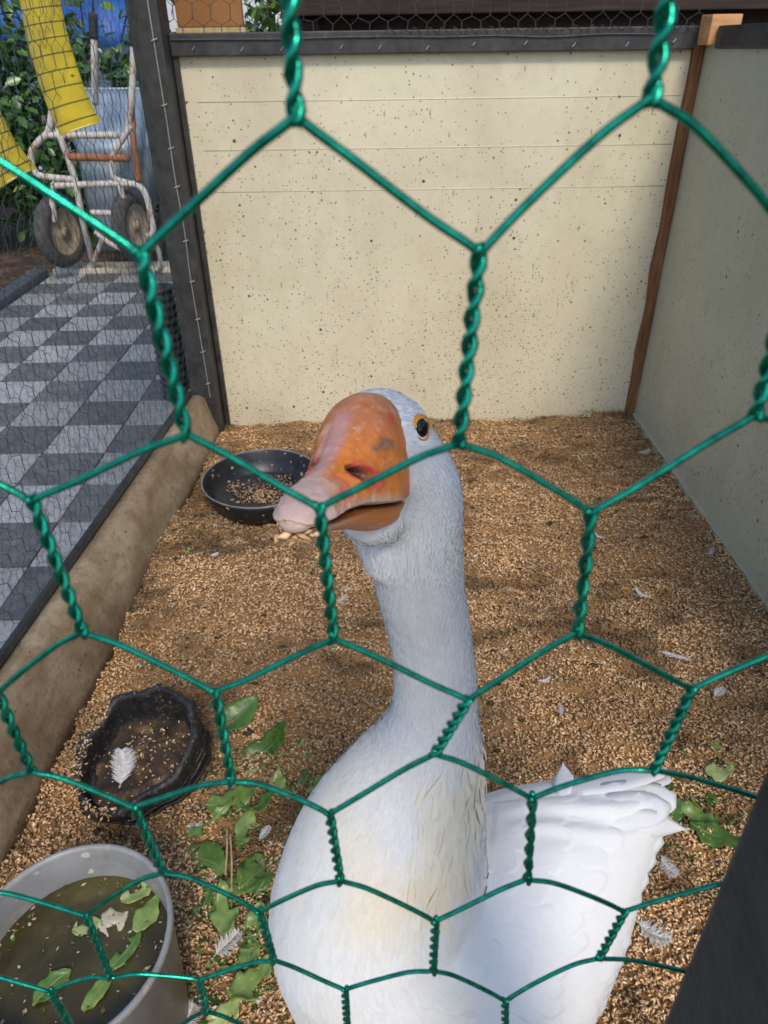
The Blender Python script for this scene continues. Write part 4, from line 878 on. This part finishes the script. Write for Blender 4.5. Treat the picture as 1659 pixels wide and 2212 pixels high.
for b_ in range(nvv_):
    v = b_ / (nvv_ - 1); e_, r_ = pl(EDG, v), pl(ROO, v) - np.array([25, 0])
    for a_ in range(nq):
        q = a_ / (nq - 1) * .97; x, y = r_ + (e_ - r_) * q; d = ray(x, y); h_ = bvh.ray_cast(Vector(CAM), Vector(d / np.linalg.norm(d))); QQ[a_, b_] = q; VV_[a_, b_] = v
        if h_[0] is not None and Vector(h_[1]).dot(Vector(-d)) > .12: P3[a_, b_] = h_[0]; N3[a_, b_] = h_[1]; ok[a_, b_] = True
qw = QQ + .010 * fbm(np.stack([QQ, VV_, 0 * QQ], -1), 9, 2); vw = VV_ + .075 * fbm(np.stack([QQ, VV_, 0 * QQ + 3], -1), 5, 2) + .10 * QQ * QQ; hgt = np.zeros_like(QQ)
for rw, (qt, L_, nn_, dr) in enumerate([(.99, .50, 15, .0012), (.74, .42, 12, .0014), (.50, .36, 10, .0013), (.28, .28, 9, .0010)]):
    ph = vw * nn_ + .5 * (rw % 2); cell = ph - np.floor(ph) - .5; tipq = qt + .035 * np.sin(np.floor(ph) * 2.4 + rw) - .16 * np.abs(cell) ** 2.2; t = (qw - (tipq - L_)) / L_
    prof = np.clip(t, 0, 1) ** 1.5 * (1 / (1 + np.exp((t - 1) * 90))); ridge = -.35 * (np.abs(cell) * 2) ** 6; hgt += 1.0 * dr * (prof * (1 + ridge) - .10 * np.clip(t, 0, 1) * (t < 1) * np.exp(-(cell / .05) ** 2))
fold = .0022 * np.sin(VV_ * 60 + 5 * QQ + 2 * np.sin(QQ * 6)) * np.exp(-((VV_ - .12) / .10) ** 2) * np.clip(QQ * 3 - .3, 0, 1); hgt += fold
edge = np.minimum.reduce([QQ / .10, (1 - QQ) / .03 + .4, VV_ / .05, (1 - VV_) / .02]); hgt = hgt + .0012 - .004 * np.clip(1 - edge, 0, 1)
WV = P3 + N3 * hgt[..., None]; ii = np.arange(nq * nvv_).reshape(nq, nvv_); good = ok[:-1, :-1] & ok[1:, :-1] & ok[1:, 1:] & ok[:-1, 1:]
sz = np.maximum(np.linalg.norm(P3[:-1, :-1] - P3[1:, :-1], axis=-1), np.linalg.norm(P3[:-1, 1:] - P3[:-1, :-1], axis=-1)); good &= sz < .02
qd = np.stack([ii[:-1, :-1], ii[1:, :-1], ii[1:, 1:], ii[:-1, 1:]], -1)[good]; used = np.unique(qd); rem = -np.ones(nq * nvv_, int); rem[used] = np.arange(len(used)); WP = WV.reshape(-1, 3)[used]
wcol = np.array([.74, .735, .73]) * (1 + .05 * fbm(WP, 40, 3))[:, None]
wing = link('folded_wing', fastmesh('folded_wing', WP, rem[qd], 4, wcol), M['plume'], goose, True)
for i in range(15):
    v = min(1, (i + .1) / 15 + random.uniform(-.008, .008)); e_, r_ = pl(EDG, v), pl(ROO, v); wing_vane(r_ + (e_ - r_) * .60, r_ + (e_ - r_) * (1.03 + random.uniform(-.02, .03)), .036 * random.uniform(.9, 1.15), -.003, .0016, 100 + i)
for i, (r_, t_2, W) in enumerate([((1130, 1716), (1446, 1668), .040), ((1150, 1742), (1450, 1706), .036), ((1165, 1768), (1452, 1742), .036)]): wing_vane(np.array(r_, float), np.array(t_2, float), W, -.003, .006 - .001 * i, 500 + i)
wing_vane(np.array([1270., 1760]), np.array([1505., 1792]), .026, -.003, .010, 520, True); wing_vane(np.array([1215., 1740]), np.array([1222., 1652]), .022, -.003, .012, 521, True)

# ---- bill
def bill_upper():
    nf, na = 120, 100; f1 = -9 + 102 * (np.arange(nf) / (nf - 1)); a1 = 2 * pi * np.arange(na) / na
    f, a = np.meshgrid(f1, a1, indexing='ij'); ca, sa = np.cos(a), np.sin(a); ip = lambda xs, ys: np.interp(f, xs, ys)
    top = ip([-9, 0, 8, 16, 24, 32, 42, 55, 68, 80, 88, 91, 93], [44, 44, 43, 39.5, 33.5, 27, 20, 14.5, 11, 8, 4.5, 2, -1])
    bot = ip([-9, 0, 20, 40, 60, 80, 90, 93], [-12, -11.5, -9, -6, -5, -6, -6.5, -5])
    hw = ip([-9, 0, 12, 25, 38, 50, 62, 75, 84, 89, 91.5, 93], [23.4, 24.4, 24, 21, 17.4, 15, 14, 13, 10.5, 7.5, 5, 1.5])
    tt = np.clip(f / 93, 0, 1); e = 2.7 - .6 * tt                                  # boxy at the base, rounder at the tip
    s_ = hw * np.sign(ca) * np.abs(ca) ** (2 / e); u = np.where(sa >= 0, bot + 4 + (top - bot - 4) * np.abs(sa) ** (.86 - .05 * tt), bot + 4 + 3.6 * sa)
    up_ = sa > 0; g = lambda x: np.exp(-x ** 2); cl = lambda x: np.clip(x, 0, 1)
    h_ = cl((u - bot) / (top - bot)); s_ *= 1 - .20 * h_ * cl((f - 14) / 20) * cl((75 - f) / 20)     # flat sides leaning in to the ridge
    u = u + np.where(up_, 1.6 * g(s_ / 7) * g((f - 5) / 12) - 1.7 * g((np.abs(s_) - .50 * hw) / 2.2) * cl((f - 16) / 10) * cl((64 - f) / 12), 0)
    # nostril: raised rim round an open slit
    dx, dy = f - 41, u - 11; rx = (dx * .90 + dy * .44) / 7.4; ry = (-dx * .44 + dy * .90) / 2.9; r = np.sqrt(rx * rx + ry * ry); side = (np.abs(s_) > 7) & up_; sg = np.sign(s_)
    s_ = s_ + np.where(side, sg * (2.1 * g((r - 1.7) / .55) - 6.5 * g(r / .8) + 1.6 * g((f - 50) / 7) * g((u - 9) / 7)) * np.where(s_ > 0, 1, .25), 0)
    s_ = s_ + np.where((sa > -.35) & (sa < .3), np.sign(ca) * 1.1 * g(sa / .18), 0)
    P_ = np.stack([f, u, s_], -1) / 1000; n1 = fbm(P_, 70, 3); n2 = fbm(P_ + 3, 170, 3); n3 = fbm(P_ * np.array([.5, 1, 1]) + 9, 420, 2)
    wr_ = .9 * n2 + .35 * n3; u = u + np.where(up_, wr_ * .9, 0); s_ = s_ + np.where(np.abs(sa) < .8, sg * wr_ * .9, 0)      # skin creases
    C = lambda *c: np.array(c); mix = lambda c, d, w_: c + (d - c) * cl(w_)[..., None]
    c = C(.62, .185, .018) * (1 + .4 * n1)[..., None]
    c = mix(c, C(.44, .135, .05), cl((u - 24) / 10 + 1.2 * n1) * .75)
    c = mix(c, C(.56, .30, .18), cl((u - 32) / 8 + 2.5 * n2) * .28)
    c = mix(c, C(.50, .25, .21), 1.8 * cl(1 - np.abs(s_ + 5) / 9) * cl((f - 15) / 12) * (u > 4) + .3 * n1 * cl((f - 10) / 10) * (s_ < 2))
    c = mix(c, C(.70, .27, .02), .9 * g((f - 50) / 7) * g((u - 9) / 7) * (s_ > 6))
    c = mix(c, C(.56, .09, .07), .8 * g((f - 58) / 5) * g((u - 6) / 8) * (s_ > 4))
    c = mix(c, C(.66, .44, .32), cl((n2 - .16) * 7) * .38)
    c = mix(c, C(.55, .38, .33), cl((f - 60 + 12 * n1) / 12))
    c = mix(c, C(.62, .44, .36), 1.1 * g((u - bot - 3.2) / 2.6) * cl((f - 6) / 18))
    c = mix(c, C(.55, .07, .045), g((r - 1.45) / .6) * side); c = np.where(side[..., None], c * (1 - .97 * g((r / 1.08) ** 2))[..., None] + .012 * g(r / .8)[..., None] * C(1, .1, .08), c)  # red rim skin; shade inside the slit is painted into the colour
    c = mix(c, C(.17, .09, .06), .9 * cl(1.7 - np.sqrt(((f - 22) / 4.2) ** 2 + ((u - 22) / 2.6) ** 2) + 3 * n2) * (s_ > 0))
    c = mix(c, C(.60, .04, .02), .8 * cl(1.2 - np.sqrt(((f - 8) / 3) ** 2 + ((u - 34) / 2.2) ** 2) + 4 * n2) * (s_ > 0))
    V_ = np.stack([f, u, s_], -1).reshape(-1, 3) / 1000 @ MH.T + OH; ii = np.arange(nf * na).reshape(nf, na); i2 = np.roll(ii, -1, 1)
    return fastmesh('upper_bill', V_, np.stack([ii[:-1], i2[:-1], i2[1:], ii[1:]], -1).reshape(-1, 4), 4, np.clip(c, .008, .9).reshape(-1, 3))
ub = link('upper_bill', bill_upper(), M['bill'], goose, True)
def lower_bill():
    nf, na = 44, 36; vs = []; fs = []; col = []
    for i in range(nf):
        t = i / (nf - 1); f = -8 + 90 * t
        top = np.interp(f, [-8, 10, 40, 70, 82], [-12, -11, -7.5, -6.8, -7]); bot = np.interp(f, [-8, 5, 30, 60, 76, 82], [-29, -27.5, -20, -13.5, -10.5, -8.2]); hw = np.interp(f, [-8, 5, 30, 55, 72, 79, 82], [22.5, 21.5, 17, 13.5, 10.5, 6.5, 2])
        for k_ in range(na):
            a = 2 * pi * k_ / na; ca, sa = cos(a), sin(a); s = hw * np.sign(ca) * abs(ca) ** .85; u = top + (1.2 * sa if sa > 0 else (top - bot) * sa)
            if -.55 < sa < -.1: s *= 1 - .06 * math.exp(-((sa + .3) / .14) ** 2)
            vs.append(hl(f, u, s)); P_ = np.array([f, u, s]) / 1000; n1 = float(fbm(P_, 80, 3)); o_ = np.array([.58, .18, .022]); pale = np.array([.56, .34, .26])
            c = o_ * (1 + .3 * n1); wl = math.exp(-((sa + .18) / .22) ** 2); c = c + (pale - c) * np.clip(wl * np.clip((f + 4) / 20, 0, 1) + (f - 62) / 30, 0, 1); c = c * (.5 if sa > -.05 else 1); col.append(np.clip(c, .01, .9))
    for i in range(nf - 1):
        for k_ in range(na): fs.append((i * na + k_, i * na + (k_ + 1) % na, (i + 1) * na + (k_ + 1) % na, (i + 1) * na + k_))
    return fastmesh('lower_bill', np.array(vs), np.array(fs), 4, np.array(col))
lb = link('lower_bill', lower_bill(), M['bill'], goose, True)
# nail at the tip, with stuck husks
nb = MB(); ellipsoid(nb, hl(84.0, -.8, 0), MH @ np.array(Matrix.Rotation(radians(-27), 3, 'Z')), [.0098, .0053, .0085], 28, 18)
nail = nb.build('bill_nail', None, goose, True); t = NT('bill_nail_horn'); t.set(Base_Color=t.ramp(t.noise(160, 4), [(.3, (.50, .36, .31)), (.7, (.62, .48, .42))]), Roughness=.38, Subsurface_Weight=.3, Subsurface_Radius=(.005, .003, .002)); t.bump(t.noise(220, 3), .2, .001); nail.data.materials.append(t.m)
rg = np.random.default_rng(8); vv, ff, cc = husks(46, (-1, 1, -1, 1), lambda x, y: 0 * x, 1.0, seed=9, near_bias=False)
vv = vv.reshape(-1, 6, 3); cen = vv.mean(1, keepdims=True); pos = np.array([hl(rg.uniform(72, 91), rg.uniform(-10.5, -6.5), rg.uniform(-7, 10)) for _ in range(len(vv))]); vv = vv - cen + pos[:, None]
o = link('stuck_husks', fastmesh('stuck_husks', vv.reshape(-1, 3), ff, 3, cc), M['husk'], ub); o['kind'] = 'stuff'

# ---- eyes
for sg in (1, -1):
    c = hl(-21, 26.5, 25.0 * sg); loc_n = np.array([.42, .10, .90 * sg]); nrm = MH @ (loc_n / np.linalg.norm(loc_n)); upv_ = MH @ np.array([.0, 1, 0]); upv_ -= nrm * (upv_ @ nrm); upv_ /= np.linalg.norm(upv_); sd_ = np.cross(upv_, nrm); ax = np.stack([sd_, upv_, nrm], 1)
    hit = bvh.ray_cast(Vector(c + nrm * .05), Vector(-nrm)); base = np.array(hit[0]) if hit[0] is not None else c
    if sg < 0: base = base - nrm * .0035
    n1, n2 = 40, 16; vs = []; fs = []; col = []
    for i in range(n2 + 1):
        th = (pi / 2) * i / n2; rr = sin(th); z = cos(th)
        for k_ in range(n1):
            ph = 2 * pi * k_ / n1; vs.append(base + ax @ np.array([.0064 * rr * cos(ph), .0060 * rr * sin(ph), -.0022 + .0052 * z]))
            col.append((.004, .003, .004) if rr < .62 else ((.018, .016, .022) if rr < .80 else (.045, .05, .06)))
    for i in range(n2):
        for k_ in range(n1): fs.append((i * n1 + k_, i * n1 + (k_ + 1) % n1, (i + 1) * n1 + (k_ + 1) % n1, (i + 1) * n1 + k_))
    e = link('eye', fastmesh('eye', np.array(vs), np.array(fs), 4, np.array(col)), M['eye'], goose, True)
    r_ = MB(); na_ = 44; vs = []; fs = []
    for (rr, zz) in ((.0058, .0012), (.0063, .0019), (.0070, .0018), (.0077, .0009), (.0083, -.0012)):
        for k_ in range(na_):
            a_ = 2 * pi * k_ / na_; vs.append(base + ax @ np.array([rr * 1.0 * cos(a_), rr * (.93 + .05 * cos(a_)) * sin(a_), zz + .0003 * sin(5 * a_) - .5 * (rr * cos(a_)) ** 2 / .03]))
    for i in range(4):
        for k_ in range(na_): fs.append((i * na_ + k_, i * na_ + (k_ + 1) % na_, (i + 1) * na_ + (k_ + 1) % na_, (i + 1) * na_ + k_))
    r_.add(vs, fs)
    r_.build('eye_ring', M['ring'], e, True)
# ---- legs with webbed feet
for sg in (1, -1):
    hip = np.array([.085, .33 + .065 * sg, .20]); kn = hip + np.array([.02, 0, -.10]); ft = kn + np.array([-.02, 0, -.085]); o = MB(); o.tube(smoothcurve([hip + np.array([0, 0, .04]), hip, kn, ft], 5), [.03, .028, .025, .022, .02, .018, .016, .014, .013, .012, .012, .011, .011, .011, .011, .011], 10)
    z = bedz(ft[0], ft[1]) + .006
    toes = [ft + np.array([-.085 * cos(a_), .085 * sin(a_), 0]) for a_ in (-.5, 0, .5)]; web = [np.array([ft[0], ft[1], z + .012])] + [np.array([q[0], q[1], z]) for q in toes]; lo = [q - np.array([0, 0, .006]) for q in web]
    o.add(web + lo, [(0, 1, 2), (0, 2, 3), (4, 6, 5), (4, 7, 6), (0, 4, 5, 1), (1, 5, 6, 2), (2, 6, 7, 3), (3, 7, 4, 0)]); o.build('leg', M['leg'], goose, True)

# ================================================================== FRONT NETTING + POST
YF = .100
ND = {(0, 0): [(620, 20), (640, 250)], (0, 1): [(1437, 0), (1413, 210)], (1, 0): [(305, 550), (400, 940)], (1, 1): [(1035, 545), (990, 950)], (2, -1): [(70, 1085), (180, 1360)], (2, 0): [(690, 1100), (720, 1385)], (2, 1): [(1275, 1105), (1245, 1360)],
      (3, -1): [(-5, 1495), (65, 1670)], (3, 0): [(465, 1495), (500, 1680)], (3, 1): [(1010, 1515), (940, 1635)], (3, 2): [(1490, 1485), (1410, 1655)], (4, -1): [(290, 1745), (350, 1890)], (4, 0): [(712, 1755), (735, 1895)], (4, 1): [(1150, 1730), (1140, 1905)],
      (5, -1): [(185, 1980), (240, 2105)], (5, 0): [(560, 1972), (590, 2080)], (5, 1): [(940, 1985), (935, 2090)], (5, 2): [(1350, 1975), (1295, 2075)], (6, -2): [(110, 2140), (152, 2225)], (6, -1): [(430, 2118), (445, 2180)], (6, 0): [(745, 2143), (750, 2230)], (6, 1): [(1090, 2155), (1090, 2232)]}
OX, OZ = -.0105, 1.0190
over = {}
for k_, (p, q) in ND.items():
    a, b2 = onY(*p, YF), onY(*q, YF); over[k_] = ((a[0] - OX, a[2] - OZ), (b2[0] - OX, b2[2] - OZ))
a0 = onY(640, 250, YF); over[(0, 0)] = ((a0[0] + .0005 - OX, a0[2] + .027 - OZ), (a0[0] - OX, a0[2] - OZ)); a0 = onY(1413, 210, YF); over[(0, 1)] = ((a0[0] - .0003 - OX, a0[2] + .027 - OZ), (a0[0] - OX, a0[2] - OZ))
over[(1, 2)] = ((.0565 - OX, .9765 - OZ), (.0577 - OX, .9515 - OZ))
fn_ = thing('front_netting', (0, .1, .45), 'green plastic coated hexagonal wire netting in front of goose', 'wire netting')
hexnet(lambda u, v: np.array([OX + u, YF + .0008 * sin(u * 60 + v * 40), OZ + v]), range(-9, 14), range(-10, 4), 0.00064, .0453, .0415, .027, 8, 3.2, True, keep=lambda u, v: u < .112, over=over, wob=.0008).build('netting', M['wire'], fn_, True)
pp = thing('door_post', (.125, .075, 0), 'black weathered upright post carrying the green front netting', 'post')
o = MB(); o.box((.0808, .052, -.03), (.165, .0985, 1.9)); o.v = [(x + (.87 - z) * .018, y, z) for x, y, z in o.v]; o.build('post_shaft', M['post'], pp, False, .002)
SC.render.engine = 'CYCLES'
